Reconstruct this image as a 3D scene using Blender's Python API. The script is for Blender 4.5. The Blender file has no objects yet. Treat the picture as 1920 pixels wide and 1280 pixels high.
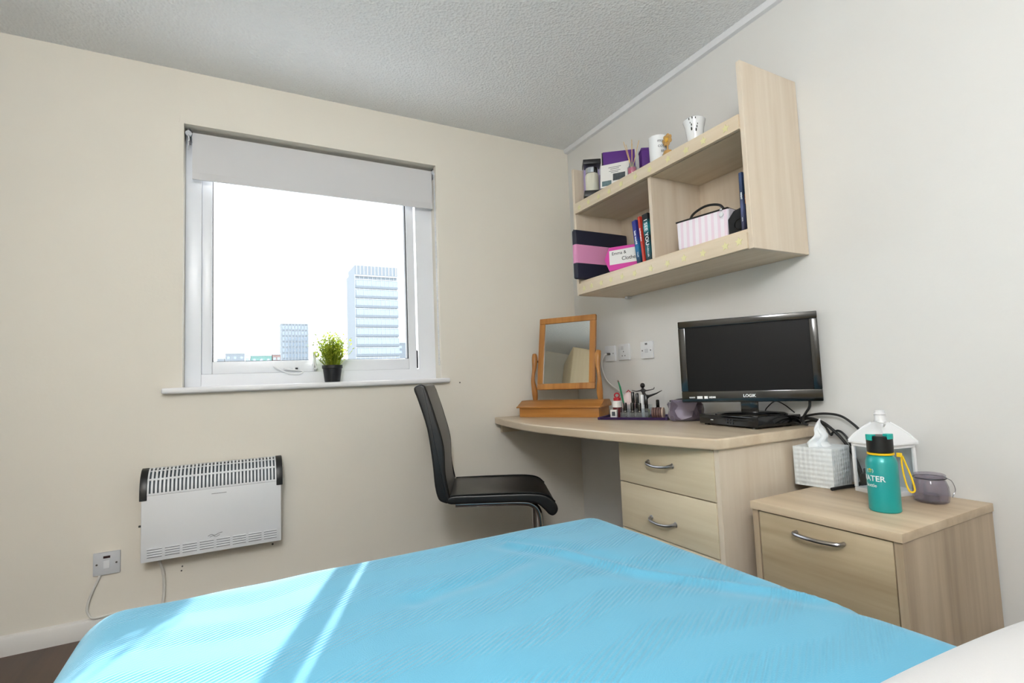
import bpy, bmesh, math, random
from mathutils import Vector, Matrix
random.seed(7)
S = bpy.context.scene
COL = S.collection
PI = math.pi

# ------------------------------------------------------------------ camera
CAMP = Vector((-1.8309, -2.5875, 0.9297)); YAW, PITCH, ROLL = 0.49068, 0.07142, -0.03943
fw = Vector((math.sin(YAW)*math.cos(PITCH), math.cos(YAW)*math.cos(PITCH), math.sin(PITCH)))
rt = Vector((math.cos(YAW), -math.sin(YAW), 0)); up = rt.cross(fw)
r2 = rt*math.cos(ROLL) + up*math.sin(ROLL); u2 = up*math.cos(ROLL) - rt*math.sin(ROLL)
cd = bpy.data.cameras.new('camera'); cam = bpy.data.objects.new('camera', cd); COL.objects.link(cam)
cam.matrix_world = Matrix(((r2.x, u2.x, -fw.x, CAMP.x), (r2.y, u2.y, -fw.y, CAMP.y), (r2.z, u2.z, -fw.z, CAMP.z), (0, 0, 0, 1)))
cd.sensor_width = 36; cd.lens = 958.9*36/1920; cd.clip_start = 0.02; cd.clip_end = 3000
S.camera = cam
# ------------------------------------------------------------------ sky, sun, exposure
W = bpy.data.worlds.new('sky'); S.world = W; W.use_nodes = True
bg = W.node_tree.nodes['Background']; bg.inputs[0].default_value = (0.965, 0.98, 1.0, 1); bg.inputs[1].default_value = 3.0
SUN_DIR = Vector((0.42, 1.0, 0.45)).normalized()          # towards the sun
sl = bpy.data.lights.new('sun', 'SUN'); sl.energy = 9.0; sl.angle = math.radians(0.55); sl.color = (1.0, 0.97, 0.93)
so = bpy.data.objects.new('sun', sl); COL.objects.link(so); so.rotation_euler = SUN_DIR.to_track_quat('Z', 'Y').to_euler()
FILL_LAMP = 47.0                                                # radiance of the added fill lamp, unseen behind the viewer
vs = S.view_settings; vs.view_transform = 'Standard'; vs.look = 'None'; vs.gamma = 1; vs.use_curve_mapping = False
vs.exposure = 0.46
S.cycles.caustics_reflective = False; S.cycles.caustics_refractive = False
S.cycles.max_bounces = 7; S.cycles.transmission_bounces = 4; S.cycles.glossy_bounces = 3

# ------------------------------------------------------------------ materials
def lin(c):
    return tuple(((v/255)/12.92 if v/255 <= 0.04045 else ((v/255+0.055)/1.055)**2.4) for v in c)
def rgba(c): return (*lin(c), 1)
def base_mat(name):
    m = bpy.data.materials.new(name); m.use_nodes = True
    return m, m.node_tree, m.node_tree.nodes['Principled BSDF']
def mat(name, c, rough=0.5, metal=0.0, spec=0.5, var=0.0, vscale=6.0, bump=0.0, bscale=200.0, coat=0.0, trans=0.0, emit=None, estr=0, sheen=0.0, sub=0.0):
    m, nt, b = base_mat(name)
    b.inputs['Base Color'].default_value = rgba(c); b.inputs['Roughness'].default_value = rough
    b.inputs['Metallic'].default_value = metal; b.inputs['Specular IOR Level'].default_value = spec
    b.inputs['Coat Weight'].default_value = coat; b.inputs['Transmission Weight'].default_value = trans
    b.inputs['Sheen Weight'].default_value = sheen
    tc = nt.nodes.new('ShaderNodeTexCoord')
    if var:
        n = nt.nodes.new('ShaderNodeTexNoise'); n.inputs['Scale'].default_value = vscale; n.inputs['Detail'].default_value = 4
        nt.links.new(tc.outputs['Object'], n.inputs['Vector'])
        r = nt.nodes.new('ShaderNodeMixRGB'); r.inputs[1].default_value = rgba(c)
        r.inputs[2].default_value = rgba(tuple(max(0, v*(1-var)) for v in c))
        nt.links.new(n.outputs['Fac'], r.inputs[0]); nt.links.new(r.outputs[0], b.inputs['Base Color'])
    if bump:
        n = nt.nodes.new('ShaderNodeTexNoise'); n.inputs['Scale'].default_value = bscale; n.inputs['Detail'].default_value = 3
        nt.links.new(tc.outputs['Object'], n.inputs['Vector'])
        bp = nt.nodes.new('ShaderNodeBump'); bp.inputs['Strength'].default_value = bump; bp.inputs['Distance'].default_value = 0.002
        nt.links.new(n.outputs['Fac'], bp.inputs['Height']); nt.links.new(bp.outputs['Normal'], b.inputs['Normal'])
    if emit:
        b.inputs['Emission Color'].default_value = rgba(emit); b.inputs['Emission Strength'].default_value = estr
    return m
def wood(name, light, dark, axis='z', scale=14.0, stretch=0.06, rough=0.42, contrast=1.0, fine=70.0):
    """grain running along one object axis"""
    m, nt, b = base_mat(name)
    tc = nt.nodes.new('ShaderNodeTexCoord'); mp = nt.nodes.new('ShaderNodeMapping')
    mp.inputs['Scale'].default_value = tuple(stretch if a == axis else 1.0 for a in 'xyz')
    nt.links.new(tc.outputs['Object'], mp.inputs['Vector'])
    n1 = nt.nodes.new('ShaderNodeTexNoise'); n1.inputs['Scale'].default_value = scale; n1.inputs['Detail'].default_value = 5; n1.inputs['Distortion'].default_value = 0.6
    n2 = nt.nodes.new('ShaderNodeTexNoise'); n2.inputs['Scale'].default_value = fine; n2.inputs['Detail'].default_value = 2
    for n in (n1, n2): nt.links.new(mp.outputs['Vector'], n.inputs['Vector'])
    mx = nt.nodes.new('ShaderNodeMath'); mx.operation = 'MULTIPLY_ADD'; mx.inputs[1].default_value = 0.35
    nt.links.new(n2.outputs['Fac'], mx.inputs[0]); nt.links.new(n1.outputs['Fac'], mx.inputs[2])
    cr = nt.nodes.new('ShaderNodeValToRGB')
    cr.color_ramp.elements[0].position = 0.5 - 0.02*contrast; cr.color_ramp.elements[0].color = rgba(light)
    cr.color_ramp.elements[1].position = 0.95; cr.color_ramp.elements[1].color = rgba(dark)
    nt.links.new(mx.outputs[0], cr.inputs[0]); nt.links.new(cr.outputs[0], b.inputs['Base Color'])
    b.inputs['Roughness'].default_value = rough
    return m
def glass_mat(name, tint=(255, 255, 255), refl=0.06, rough=0.0, alpha_body=0.0, body=(200, 200, 210)):
    """thin clear sheet: lets light and shadow rays through, adds a fresnel reflection"""
    m = bpy.data.materials.new(name); m.use_nodes = True; nt = m.node_tree; nt.nodes.clear()
    out = nt.nodes.new('ShaderNodeOutputMaterial'); tr = nt.nodes.new('ShaderNodeBsdfTransparent'); tr.inputs[0].default_value = rgba(tint)
    gl = nt.nodes.new('ShaderNodeBsdfGlossy'); gl.inputs['Roughness'].default_value = rough
    lw = nt.nodes.new('ShaderNodeLayerWeight'); lw.inputs[0].default_value = 0.5
    pw_ = nt.nodes.new('ShaderNodeMath'); pw_.operation = 'POWER'; pw_.inputs[1].default_value = 5; nt.links.new(lw.outputs['Facing'], pw_.inputs[0])
    fr = nt.nodes.new('ShaderNodeMath'); fr.operation = 'MULTIPLY_ADD'; fr.inputs[1].default_value = 0.8; fr.inputs[2].default_value = 0.025 if refl < .1 else 0.05
    nt.links.new(pw_.outputs[0], fr.inputs[0])
    mx = nt.nodes.new('ShaderNodeMixShader')
    src = tr
    if alpha_body:
        df = nt.nodes.new('ShaderNodeBsdfDiffuse'); df.inputs[0].default_value = rgba(body)
        m0 = nt.nodes.new('ShaderNodeMixShader'); m0.inputs[0].default_value = alpha_body
        nt.links.new(tr.outputs[0], m0.inputs[1]); nt.links.new(df.outputs[0], m0.inputs[2]); src = m0
    nt.links.new(fr.outputs[0], mx.inputs[0]); nt.links.new(src.outputs[0], mx.inputs[1]); nt.links.new(gl.outputs[0], mx.inputs[2])
    nt.links.new(mx.outputs[0], out.inputs[0]); return m
def stripe_mat(name, stops, axis, scale=1.0, offset=0.0, rough=0.6, interp='CONSTANT', repeat=False):
    """printed bands along an object axis; stops = [(pos 0..1, colour)]"""
    m, nt, b = base_mat(name)
    tc = nt.nodes.new('ShaderNodeTexCoord'); sp = nt.nodes.new('ShaderNodeSeparateXYZ'); nt.links.new(tc.outputs['Object'], sp.inputs[0])
    ma = nt.nodes.new('ShaderNodeMath'); ma.operation = 'MULTIPLY_ADD'; ma.inputs[1].default_value = scale; ma.inputs[2].default_value = offset
    nt.links.new(sp.outputs['XYZ'.index(axis.upper())], ma.inputs[0]); src = ma
    if repeat:
        fr = nt.nodes.new('ShaderNodeMath'); fr.operation = 'FRACT'; nt.links.new(ma.outputs[0], fr.inputs[0]); src = fr
    cr = nt.nodes.new('ShaderNodeValToRGB'); cr.color_ramp.interpolation = interp
    e = cr.color_ramp.elements
    while len(e) > 1: e.remove(e[-1])
    e[0].position = stops[0][0]; e[0].color = rgba(stops[0][1])
    for p, c in stops[1:]:
        q = e.new(p); q.color = rgba(c)
    nt.links.new(src.outputs[0], cr.inputs[0]); nt.links.new(cr.outputs[0], b.inputs['Base Color']); b.inputs['Roughness'].default_value = rough
    return m

M = {}
M['wall'] = mat('wall_paint', (235, 229, 217), 0.75, spec=0.25, bump=0.12, bscale=90, var=0.02, vscale=2.0)
M['wall_dimmed'] = mat('wall_paint_dimmed', (227, 226, 223), 0.62, spec=0.3, bump=0.12, bscale=90, var=0.02, vscale=2.0)  # same paint as the back wall, cooler and dimmer light put into the colour
M['white'] = mat('white_gloss', (232, 233, 236), 0.35)
M['upvc'] = mat('white_upvc', (236, 238, 243), 0.3)
M['sillw'] = mat('sill_white', (238, 238, 240), 0.35)
M['skirt'] = mat('skirting_paint', (225, 222, 218), 0.4)
M['plastic'] = mat('white_plastic', (228, 230, 233), 0.35)
M['plasticg'] = mat('greyed_white_plastic', (206, 208, 212), 0.4)
M['black'] = mat('black_plastic', (18, 18, 19), 0.4)
M['gloss_black'] = mat('gloss_black', (9, 9, 10), 0.12, spec=0.6)
M['cable'] = mat('black_rubber', (20, 20, 21), 0.45)
M['wcable'] = mat('white_cable', (222, 220, 214), 0.45)
M['chrome'] = mat('chrome', (205, 205, 208), 0.16, metal=1)
M['steel'] = mat('brushed_steel', (168, 168, 172), 0.3, metal=1)
M['zinc'] = mat('dark_zinc', (72, 74, 78), 0.4, metal=0.8)
M['screw'] = mat('screw_metal', (90, 88, 84), 0.4, metal=0.6)
M['maple_y'] = wood('maple_along_y', (224, 209, 186), (207, 188, 160), 'y')
M['maple_z'] = wood('maple_along_z', (224, 211, 193), (209, 192, 170), 'z')
M['maple_top'] = wood('maple_worktop', (212, 196, 172), (194, 174, 148), 'y', rough=0.3)
M['maple_front'] = wood('maple_drawer', (218, 206, 180), (202, 186, 156), 'y')
M['oak_z'] = wood('oak_along_z', (198, 178, 152), (152, 132, 108), 'z', scale=11, fine=50)
M['oak_y'] = wood('oak_along_y', (200, 182, 152), (160, 140, 110), 'y', scale=11, fine=50)
M['oak_top'] = wood('oak_top', (212, 192, 164), (178, 154, 124), 'y', scale=10, fine=45)
M['pine_x'] = wood('pine_along_x', (192, 134, 68), (150, 94, 42), 'x', scale=16, rough=0.35)
M['pine_z'] = wood('pine_along_z', (194, 136, 70), (154, 98, 44), 'z', scale=16, rough=0.35)
M['dark'] = mat('shadow_gap_board', (44, 36, 28), 0.9)
M['leather'] = mat('black_faux_leather', (22, 21, 22), 0.34, spec=0.5, bump=0.25, bscale=260)
M['piping'] = mat('black_piping', (14, 14, 15), 0.35)
M['mirror'] = mat('mirror_glass', (236, 240, 240), 0.0, metal=1)
M['pane'] = glass_mat('window_glass', (250, 253, 255))
M['clear'] = glass_mat('clear_acrylic', (238, 242, 244), refl=.2, alpha_body=0.08, body=(225, 230, 235))
M['lilac_glass'] = glass_mat('lilac_glass', (231, 228, 233), refl=.05, alpha_body=0.16, body=(190, 184, 194))
M['blind'] = mat('blind_fabric', (214, 213, 214), 0.8, spec=0.2, bump=0.1, bscale=900)
M['pillow'] = mat('white_cotton', (204, 203, 202), 0.85, spec=0.2, bump=0.15, bscale=600, sheen=0.2)
M['mattress'] = mat('mattress_ticking', (225, 224, 222), 0.9)
M['divan'] = mat('divan_fabric', (96, 92, 92), 0.9, bump=0.2, bscale=500)
M['pot'] = mat('black_pot', (20, 20, 24), 0.5)
M['teal'] = mat('teal_metal', (28, 158, 156), 0.32, metal=0.15, coat=0.2)
M['tealp'] = mat('teal_plastic', (30, 186, 174), 0.4)
M['yellow'] = mat('yellow_silicone', (244, 200, 24), 0.5)
M['print_white'] = mat('white_print', (240, 244, 246), 0.5)
M['print_grey'] = mat('grey_print', (120, 122, 126), 0.5)
M['print_black'] = mat('black_print', (26, 26, 28), 0.6)
M['star'] = mat('glow_star', (224, 217, 164), 0.5)
M['cerw'] = mat('white_ceramic', (238, 240, 242), 0.2)
M['lanternw'] = mat('white_enamel', (240, 241, 243), 0.35)
M['candle'] = mat('cream_wax', (238, 228, 206), 0.6)
M['tan'] = mat('tan_clay', (206, 162, 96), 0.6, var=0.2, vscale=80)
M['purple'] = mat('purple_card', (88, 38, 128), 0.4)
M['dpurple'] = mat('dark_purple_fabric', (58, 36, 88), 0.55)
M['magenta'] = mat('magenta_pouch', (214, 74, 164), 0.35)
M['pinkliq'] = mat('pink_liquid', (236, 40, 118), 0.2)
M['reed'] = mat('reed_stick', (222, 186, 120), 0.6)
M['paper'] = mat('white_paper', (232, 230, 226), 0.7)
M['photo'] = mat('printed_dark', (96, 104, 108), 0.6, var=0.6, vscale=60)
M['navy'] = stripe_mat('navy_pink_stripe', [(0, (26, 28, 50)), (0.30, (222, 148, 190)), (0.655, (24, 26, 46))], 'z', 1/0.262, 0)
M['bag'] = stripe_mat('pink_white_stripe', [(0, (238, 232, 238)), (0.55, (234, 214, 226))], 'x', 1/0.026, 0, repeat=True)
M['pouch'] = mat('lilac_grey_satin', (104, 94, 114), 0.34, spec=0.7, metal=0.2, sheen=0.3)
M['skin_beige'] = mat('beige_compact', (196, 172, 156), 0.5)
M['brown'] = mat('brown_compact', (112, 82, 76), 0.5)
M['red'] = mat('red_plastic', (184, 36, 48), 0.4)
M['green'] = mat('green_plastic', (34, 126, 84), 0.4)
M['figure'] = mat('figure_black', (20, 14, 16), 0.45)
M['tissue'] = mat('tissue_paper', (240, 244, 246), 0.9, sub=0.1)
M['floor'] = wood('laminate_floor', (88, 64, 48), (56, 40, 30), 'y', scale=9, rough=0.35)
M['fillglow'] = mat('fill_lamp_glow', (250, 246, 238), 0.6, emit=(247, 250, 255), estr=FILL_LAMP)
M['wardrobe'] = wood('cream_wardrobe', (226, 206, 172), (212, 190, 154), 'z', scale=8)

def ceiling_mat():
    m, nt, b = base_mat('artex_ceiling')
    b.inputs['Base Color'].default_value = rgba((240, 241, 241)); b.inputs['Roughness'].default_value = 0.7
    tc = nt.nodes.new('ShaderNodeTexCoord')
    n = nt.nodes.new('ShaderNodeTexNoise'); n.inputs['Scale'].default_value = 60; n.inputs['Detail'].default_value = 6; n.inputs['Roughness'].default_value = 0.65; n.inputs['Distortion'].default_value = 0.8
    v = nt.nodes.new('ShaderNodeTexVoronoi'); v.inputs['Scale'].default_value = 85
    a = nt.nodes.new('ShaderNodeMath'); a.operation = 'ADD'
    for q in (n, v): nt.links.new(tc.outputs['Object'], q.inputs['Vector'])
    nt.links.new(n.outputs['Fac'], a.inputs[0]); nt.links.new(v.outputs['Distance'], a.inputs[1])
    bp = nt.nodes.new('ShaderNodeBump'); bp.inputs['Strength'].default_value = 0.55; bp.inputs['Distance'].default_value = 0.008
    nt.links.new(a.outputs[0], bp.inputs['Height']); nt.links.new(bp.outputs['Normal'], b.inputs['Normal'])
    return m
M['ceiling'] = ceiling_mat()
def blanket_mat():
    """aqua knitted throw: fine ribs in broad zigzag bands (relief only)"""
    m, nt, b = base_mat('aqua_knit'); L = nt.links
    tc = nt.nodes.new('ShaderNodeTexCoord'); sp = nt.nodes.new('ShaderNodeSeparateXYZ'); L.new(tc.outputs['UV'], sp.inputs[0])
    def mth(op, a, b_=None, c=None):
        q = nt.nodes.new('ShaderNodeMath'); q.operation = op
        for i, v in enumerate((a, b_, c)):
            if v is None: continue
            if isinstance(v, (int, float)): q.inputs[i].default_value = v
            else: L.new(v, q.inputs[i])
        return q.outputs[0]
    ux, uy = sp.outputs[0], sp.outputs[1]
    rib = mth('SINE', mth('MULTIPLY', mth('ADD', mth('MULTIPLY', ux, -.5), mth('MULTIPLY', uy, .866)), 2*PI/0.0085))
    zig = mth('PINGPONG', ux, 0.2)
    ph = mth('ADD', uy, mth('MULTIPLY', zig, 0.25))
    band = mth('SINE', mth('MULTIPLY', ph, 2*PI/0.15))
    msk = nt.nodes.new('ShaderNodeMapRange'); msk.interpolation_type = 'SMOOTHSTEP'; L.new(band, msk.inputs[0])
    msk.inputs[1].default_value = -0.5; msk.inputs[2].default_value = 0.5; msk.inputs[3].default_value = 0.04; msk.inputs[4].default_value = 1.0
    hgt = mth('MULTIPLY', rib, msk.outputs[0])
    fine = nt.nodes.new('ShaderNodeTexNoise'); fine.inputs['Scale'].default_value = 420; L.new(tc.outputs['UV'], fine.inputs['Vector'])
    hh = mth('ADD', hgt, mth('MULTIPLY', fine.outputs['Fac'], 0.8))
    bp = nt.nodes.new('ShaderNodeBump'); bp.inputs['Strength'].default_value = 0.65; bp.inputs['Distance'].default_value = 0.0012
    L.new(hh, bp.inputs['Height']); L.new(bp.outputs['Normal'], b.inputs['Normal'])
    b.inputs['Base Color'].default_value = rgba((95, 170, 200)); b.inputs['Roughness'].default_value = 0.85
    b.inputs['Sheen Weight'].default_value = 0.25; b.inputs['Specular IOR Level'].default_value = 0.2
    return m
M['blanket'] = blanket_mat()
def tissuebox_mat():
    m, nt, b = base_mat('woven_white_card'); L = nt.links
    b.inputs['Base Color'].default_value = rgba((228, 234, 237)); b.inputs['Roughness'].default_value = 0.5
    tc = nt.nodes.new('ShaderNodeTexCoord'); sp = nt.nodes.new('ShaderNodeSeparateXYZ'); L.new(tc.outputs['Object'], sp.inputs[0])
    def mth(op, a, b_):
        q = nt.nodes.new('ShaderNodeMath'); q.operation = op
        for i, v in enumerate((a, b_)):
            if isinstance(v, (int, float)): q.inputs[i].default_value = v
            else: L.new(v, q.inputs[i])
        return q.outputs[0]
    u_ = mth('ADD', sp.outputs[0], sp.outputs[1]); k_ = 2*PI/0.030
    d1 = mth('SINE', mth('MULTIPLY', mth('ADD', u_, sp.outputs[2]), k_), 0); d2 = mth('SINE', mth('MULTIPLY', mth('SUBTRACT', u_, sp.outputs[2]), k_), 0)
    lat = mth('MULTIPLY', d1, d2)
    bp = nt.nodes.new('ShaderNodeBump'); bp.inputs['Strength'].default_value = 0.35; bp.inputs['Distance'].default_value = 0.003
    L.new(lat, bp.inputs['Height']); L.new(bp.outputs['Normal'], b.inputs['Normal'])
    return m
M['tissuebox'] = tissuebox_mat()

# ------------------------------------------------------------------ mesh helpers
class MB:
    def __init__(s): s.bm = bmesh.new()
    def box(s, x0, x1, y0, y1, z0, z1, bev=0.0, seg=2):
        x0, x1 = sorted((x0, x1)); y0, y1 = sorted((y0, y1)); z0, z1 = sorted((z0, z1))
        vs_ = [s.bm.verts.new(p) for p in ((x0,y0,z0),(x1,y0,z0),(x1,y1,z0),(x0,y1,z0),(x0,y0,z1),(x1,y0,z1),(x1,y1,z1),(x0,y1,z1))]
        fs = [s.bm.faces.new([vs_[i] for i in f]) for f in ((3,2,1,0),(4,5,6,7),(0,1,5,4),(1,2,6,5),(2,3,7,6),(3,0,4,7))]
        if bev: bmesh.ops.bevel(s.bm, geom=list({e for f in fs for e in f.edges}), offset=bev, segments=seg, profile=0.6, affect='EDGES')
        return s
    def hexa(s, b4, t4, bev=0.0, seg=2):
        """box from 4 bottom + 4 top points, both counter-clockwise from above"""
        vs_ = [s.bm.verts.new(p) for p in (*b4, *t4)]
        fs = [s.bm.faces.new([vs_[i] for i in f]) for f in ((3,2,1,0),(4,5,6,7),(0,1,5,4),(1,2,6,5),(2,3,7,6),(3,0,4,7))]
        if bev: bmesh.ops.bevel(s.bm, geom=list({e for f in fs for e in f.edges}), offset=bev, segments=seg, profile=0.6, affect='EDGES')
        return s
    def prism(s, poly, ax, a0, a1, bev=0.0, seg=2):
        """poly of 2-D points extruded along axis ax (x: (y,z), y: (x,z), z: (x,y))"""
        mk = {'x': lambda p, a: (a, p[0], p[1]), 'y': lambda p, a: (p[0], a, p[1]), 'z': lambda p, a: (p[0], p[1], a)}[ax]
        A = [s.bm.verts.new(mk(p, a0)) for p in poly]; B = [s.bm.verts.new(mk(p, a1)) for p in poly]; n = len(poly)
        fs = [s.bm.faces.new(A), s.bm.faces.new(B[::-1])]
        caps = set(fs[0].edges) | set(fs[1].edges)
        for i in range(n): fs.append(s.bm.faces.new([A[i], B[i], B[(i+1) % n], A[(i+1) % n]][::-1]))
        bmesh.ops.recalc_face_normals(s.bm, faces=fs)
        if bev: bmesh.ops.bevel(s.bm, geom=list(caps), offset=bev, segments=seg, profile=0.6, affect='EDGES')
        return s
    def lathe(s, prof, seg=32, c=(0, 0, 0), a0=0.0, sx=1.0, sy=1.0):
        rings = []
        for r, z in prof:
            if r < 1e-6: rings.append([s.bm.verts.new((c[0], c[1], c[2]+z))])
            else: rings.append([s.bm.verts.new((c[0]+sx*r*math.cos(a0+2*PI*i/seg), c[1]+sy*r*math.sin(a0+2*PI*i/seg), c[2]+z)) for i in range(seg)])
        for A, B in zip(rings, rings[1:]):
            for i in range(seg):
                j = (i+1) % seg
                if len(A) == 1 and len(B) == 1: continue
                if len(A) == 1: s.bm.faces.new((A[0], B[j], B[i]))
                elif len(B) == 1: s.bm.faces.new((A[i], A[j], B[0]))
                else: s.bm.faces.new((A[i], A[j], B[j], B[i]))
        return s
    def cyl(s, p0, p1, r0, r1=None, seg=16):
        return s.tube([p0, p1], [r0, r0 if r1 is None else r1], seg)
    def tube(s, pts, r, seg=8, closed=False):
        pts = [Vector(p) for p in pts]; n = len(pts); R = r if isinstance(r, (list, tuple)) else [r]*n
        rings = []; nx = None
        for i, p in enumerate(pts):
            if closed: t = pts[(i+1) % n] - pts[i-1]
            else: t = pts[min(i+1, n-1)] - pts[max(i-1, 0)]
            t.normalize()
            if nx is None: nx = t.orthogonal().normalized()
            nx = (nx - t*nx.dot(t)).normalized(); ny = t.cross(nx)
            rings.append([s.bm.verts.new(p + (nx*math.cos(2*PI*k/seg) + ny*math.sin(2*PI*k/seg))*R[i]) for k in range(seg)])
        for i in range(n if closed else n-1):
            A, B = rings[i], rings[(i+1) % n]
            for k in range(seg): s.bm.faces.new((A[k], A[(k+1) % seg], B[(k+1) % seg], B[k]))
        if not closed: s.bm.faces.new(rings[0][::-1]); s.bm.faces.new(rings[-1])
        return s
    def ball(s, c, r, sx=1, sy=1, sz=1, u=16, v=10):
        g = bmesh.ops.create_uvsphere(s.bm, u_segments=u, v_segments=v, radius=r)['verts']
        for q in g: q.co = Vector((c[0]+q.co.x*sx, c[1]+q.co.y*sy, c[2]+q.co.z*sz))
        return s
    def quad(s, *p): s.bm.faces.new([s.bm.verts.new(q) for q in p]); return s
    def warp(s, f):
        for v in s.bm.verts: v.co = Vector(f(v.co))
        return s
    def obj(s, name, m, parent=None, loc=None, rot=None, smooth=35, label=None):
        me = bpy.data.meshes.new(name); s.bm.normal_update(); s.bm.to_mesh(me); s.bm.free()
        me.materials.append(M[m] if isinstance(m, str) else m)
        if smooth:
            me.shade_smooth(); me.set_sharp_from_angle(angle=math.radians(smooth))
        o = bpy.data.objects.new(name, me); COL.objects.link(o); o.parent = parent
        if loc: o.location = loc
        if rot: o.rotation_euler = rot
        if label: o['label'] = label
        return o
def spline(pts, n=10, closed=False):
    P = [Vector(p) for p in pts]; out = []; k = len(P)
    for i in range(k if closed else k-1):
        a, b, c, d = (P[(i-1) % k] if closed or i else P[0]*2-P[1]), P[i], P[(i+1) % k], (P[(i+2) % k] if closed or i+2 < k else P[-1]*2-P[-2])
        for j in range(n):
            t = j/n; out.append(0.5*((2*b)+(c-a)*t+(2*a-5*b+4*c-d)*t*t+(3*b-a-3*c+d)*t**3))
    if not closed: out.append(P[-1])
    return out
def tag(o, label, cat, group=None):
    o['label'] = label; o['category'] = cat
    if group: o['group'] = group
    return o
def thing(name, label, cat, loc=(0, 0, 0), rz=0.0, group=None):
    o = bpy.data.objects.new(name, None); COL.objects.link(o); o.location = loc; o.rotation_euler = (0, 0, rz); o.empty_display_size = 0.05
    return tag(o, label, cat, group)
def struct(o, label=None):
    o['kind'] = 'structure'
    if label: o['label'] = label
    return o
def dup(o, parent, loc=None, rot=None):
    c = o.copy(); COL.objects.link(c); c.parent = parent
    if loc is not None: c.location = loc
    if rot is not None: c.rotation_euler = rot
    return c
_fonts = {}
def text(body, size, m, name, parent, loc, rot, align='CENTER', extr=0.0003, bold=0.0, sx=1.0, f=None):
    cu = bpy.data.curves.new(name, 'FONT'); cu.body = body; cu.size = size; cu.align_x = align; cu.align_y = 'CENTER'
    cu.extrude = extr; cu.offset = bold; cu.resolution_u = 3
    t = bpy.data.objects.new(name, cu); COL.objects.link(t)
    dg = bpy.context.evaluated_depsgraph_get(); dg.update()
    me = bpy.data.meshes.new_from_object(t.evaluated_get(dg)); bpy.data.objects.remove(t); bpy.data.curves.remove(cu)
    me.name = name; me.materials.clear(); me.materials.append(M[m])
    for v in me.vertices: v.co.x *= sx
    if f:
        for v in me.vertices: v.co = Vector(f(v.co))
    o = bpy.data.objects.new(name, me); COL.objects.link(o); o.parent = parent; o.location = loc; o.rotation_euler = rot
    return o

# ------------------------------------------------------------------ the room
XL, YB, H = -3.36, -3.32, 2.35
WX0, WX1, WZ0, WZ1 = -2.047, -0.881, 0.935, 2.108
struct(MB().box(XL-.2, .2, YB-.2, .24, -.12, 0).obj('floor', 'floor'), 'dark brown wood laminate floor')
struct(MB().box(XL-.2, .2, YB-.2, .24, H, H+.12).obj('ceiling', 'ceiling'), 'white textured ceiling')
b = MB()
b.box(XL-.2, WX0, 0, .24, 0, H); b.box(WX1, .2, 0, .24, 0, H); b.box(WX0, WX1, 0, .24, 0, WZ0); b.box(WX0, WX1, 0, .24, WZ1, H)
wb = struct(b.obj('wall_back', 'wall', smooth=0), 'cream painted wall with the window')
struct(MB().box(0, .2, YB-.2, 0, 0, H).obj('wall_right', 'wall_dimmed', smooth=0), 'cream painted wall behind shelves and desk')
struct(MB().box(XL-.2, XL, YB-.2, 0, 0, H).obj('wall_left', 'wall', smooth=0))
struct(MB().box(XL, 0, YB-.2, YB, 0, H).obj('wall_front', 'wall', smooth=0))
struct(MB().prism([(0, 0), (-.016, 0), (-.016, .058), (-.011, .066), (0, .070)], 'x', XL, 0).obj('baseboard_back', 'skirt'), 'white painted skirting under the window wall')
struct(MB().prism([(0, 0), (-.016, 0), (-.016, .058), (-.011, .066), (0, .070)], 'y', YB, -.017).obj('baseboard_right', 'skirt'))
struct(MB().prism([(XL, 0), (XL+.016, 0), (XL+.016, .058), (XL+.011, .066), (XL, .070)], 'y', YB, -.017).obj('baseboard_left', 'skirt'))
struct(MB().prism([(0, H), (-.026, H), (-.026, H-.010), (-.019, H-.024), (0, H-.026)], 'y', YB, 0).obj('trim_1', 'white'), 'white ceiling batten above the shelf wall')
struct(MB().box(-2.066, -2.063, -.0015, 0, 2.112, 2.31).obj('trim_2', 'wall'), 'thin wallpaper seam above the window corner')

# window -------------------------------------------------------------
win = bpy.data.objects.new('window_1', None); COL.objects.link(win); win.location = (0, 0, 0); struct(win, 'white upvc window left slightly open')
FY0, FY1 = .09, .155                      # frame depth
fr = MB()
fr.box(WX0, -1.983, FY0, FY1, WZ0, WZ1, .004)
fr.prism([(-.9775, FY0), (WX1, FY0), (WX1, FY1), (-.9525, FY1)], 'z', WZ0, WZ1)
for za, zb in ((WZ0, 1.000), (2.03, WZ1)): fr.prism([(-1.983, FY0), (-.9775, FY0), (-.9525, FY1), (-1.983, FY1)], 'z', za, zb)
fr.obj('window_frame', 'upvc', win, smooth=20)
sash = MB()                               # left a finger's width open: a slit stays clear along its right edge
SY0, SY1 = .100, .158
sash.box(-1.983, -1.941, SY0, SY1, 1.000, 2.03, .005)
sash.prism([(-1.026, SY0), (-.9855, SY0), (-.9630, SY1), (-1.026, SY1)], 'z', 1.000, 2.03)
sash.box(-1.941, -1.026, SY0, SY1, 1.000, 1.057, .005); sash.box(-1.941, -1.026, SY0, SY1, 1.97, 2.03, .005)
sash_o = sash.obj('sash', 'upvc', win, smooth=20)
gk = MB()
for bx in ((-1.943, -1.937), (-1.031, -1.024)): gk.box(*bx, .110, .135, 1.055, 1.972)
gk.box(-1.941, -1.026, .110, .135, 1.055, 1.0595)
gk.obj('gasket', 'black', sash_o)
MB().box(-1.939, -1.028, .124, .128, 1.056, 1.972).obj('pane', 'pane', sash_o)
hb = MB(); hb.prism([(-.9838, .102), (-.9755, .102), (-.9700, .118), (-.9778, .118)], 'z', 1.003, 1.100); hb.obj('hinge', 'zinc', win, label='dark metal hinge in the window gap')
sb = MB()
sb.box(WX0, WX1, -.002, .092, .918, .945); sb.box(-2.118, -.846, -.042, 0, .920, .945, .010, 3)
sb.obj('window_sill', 'sillw', win)
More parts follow.
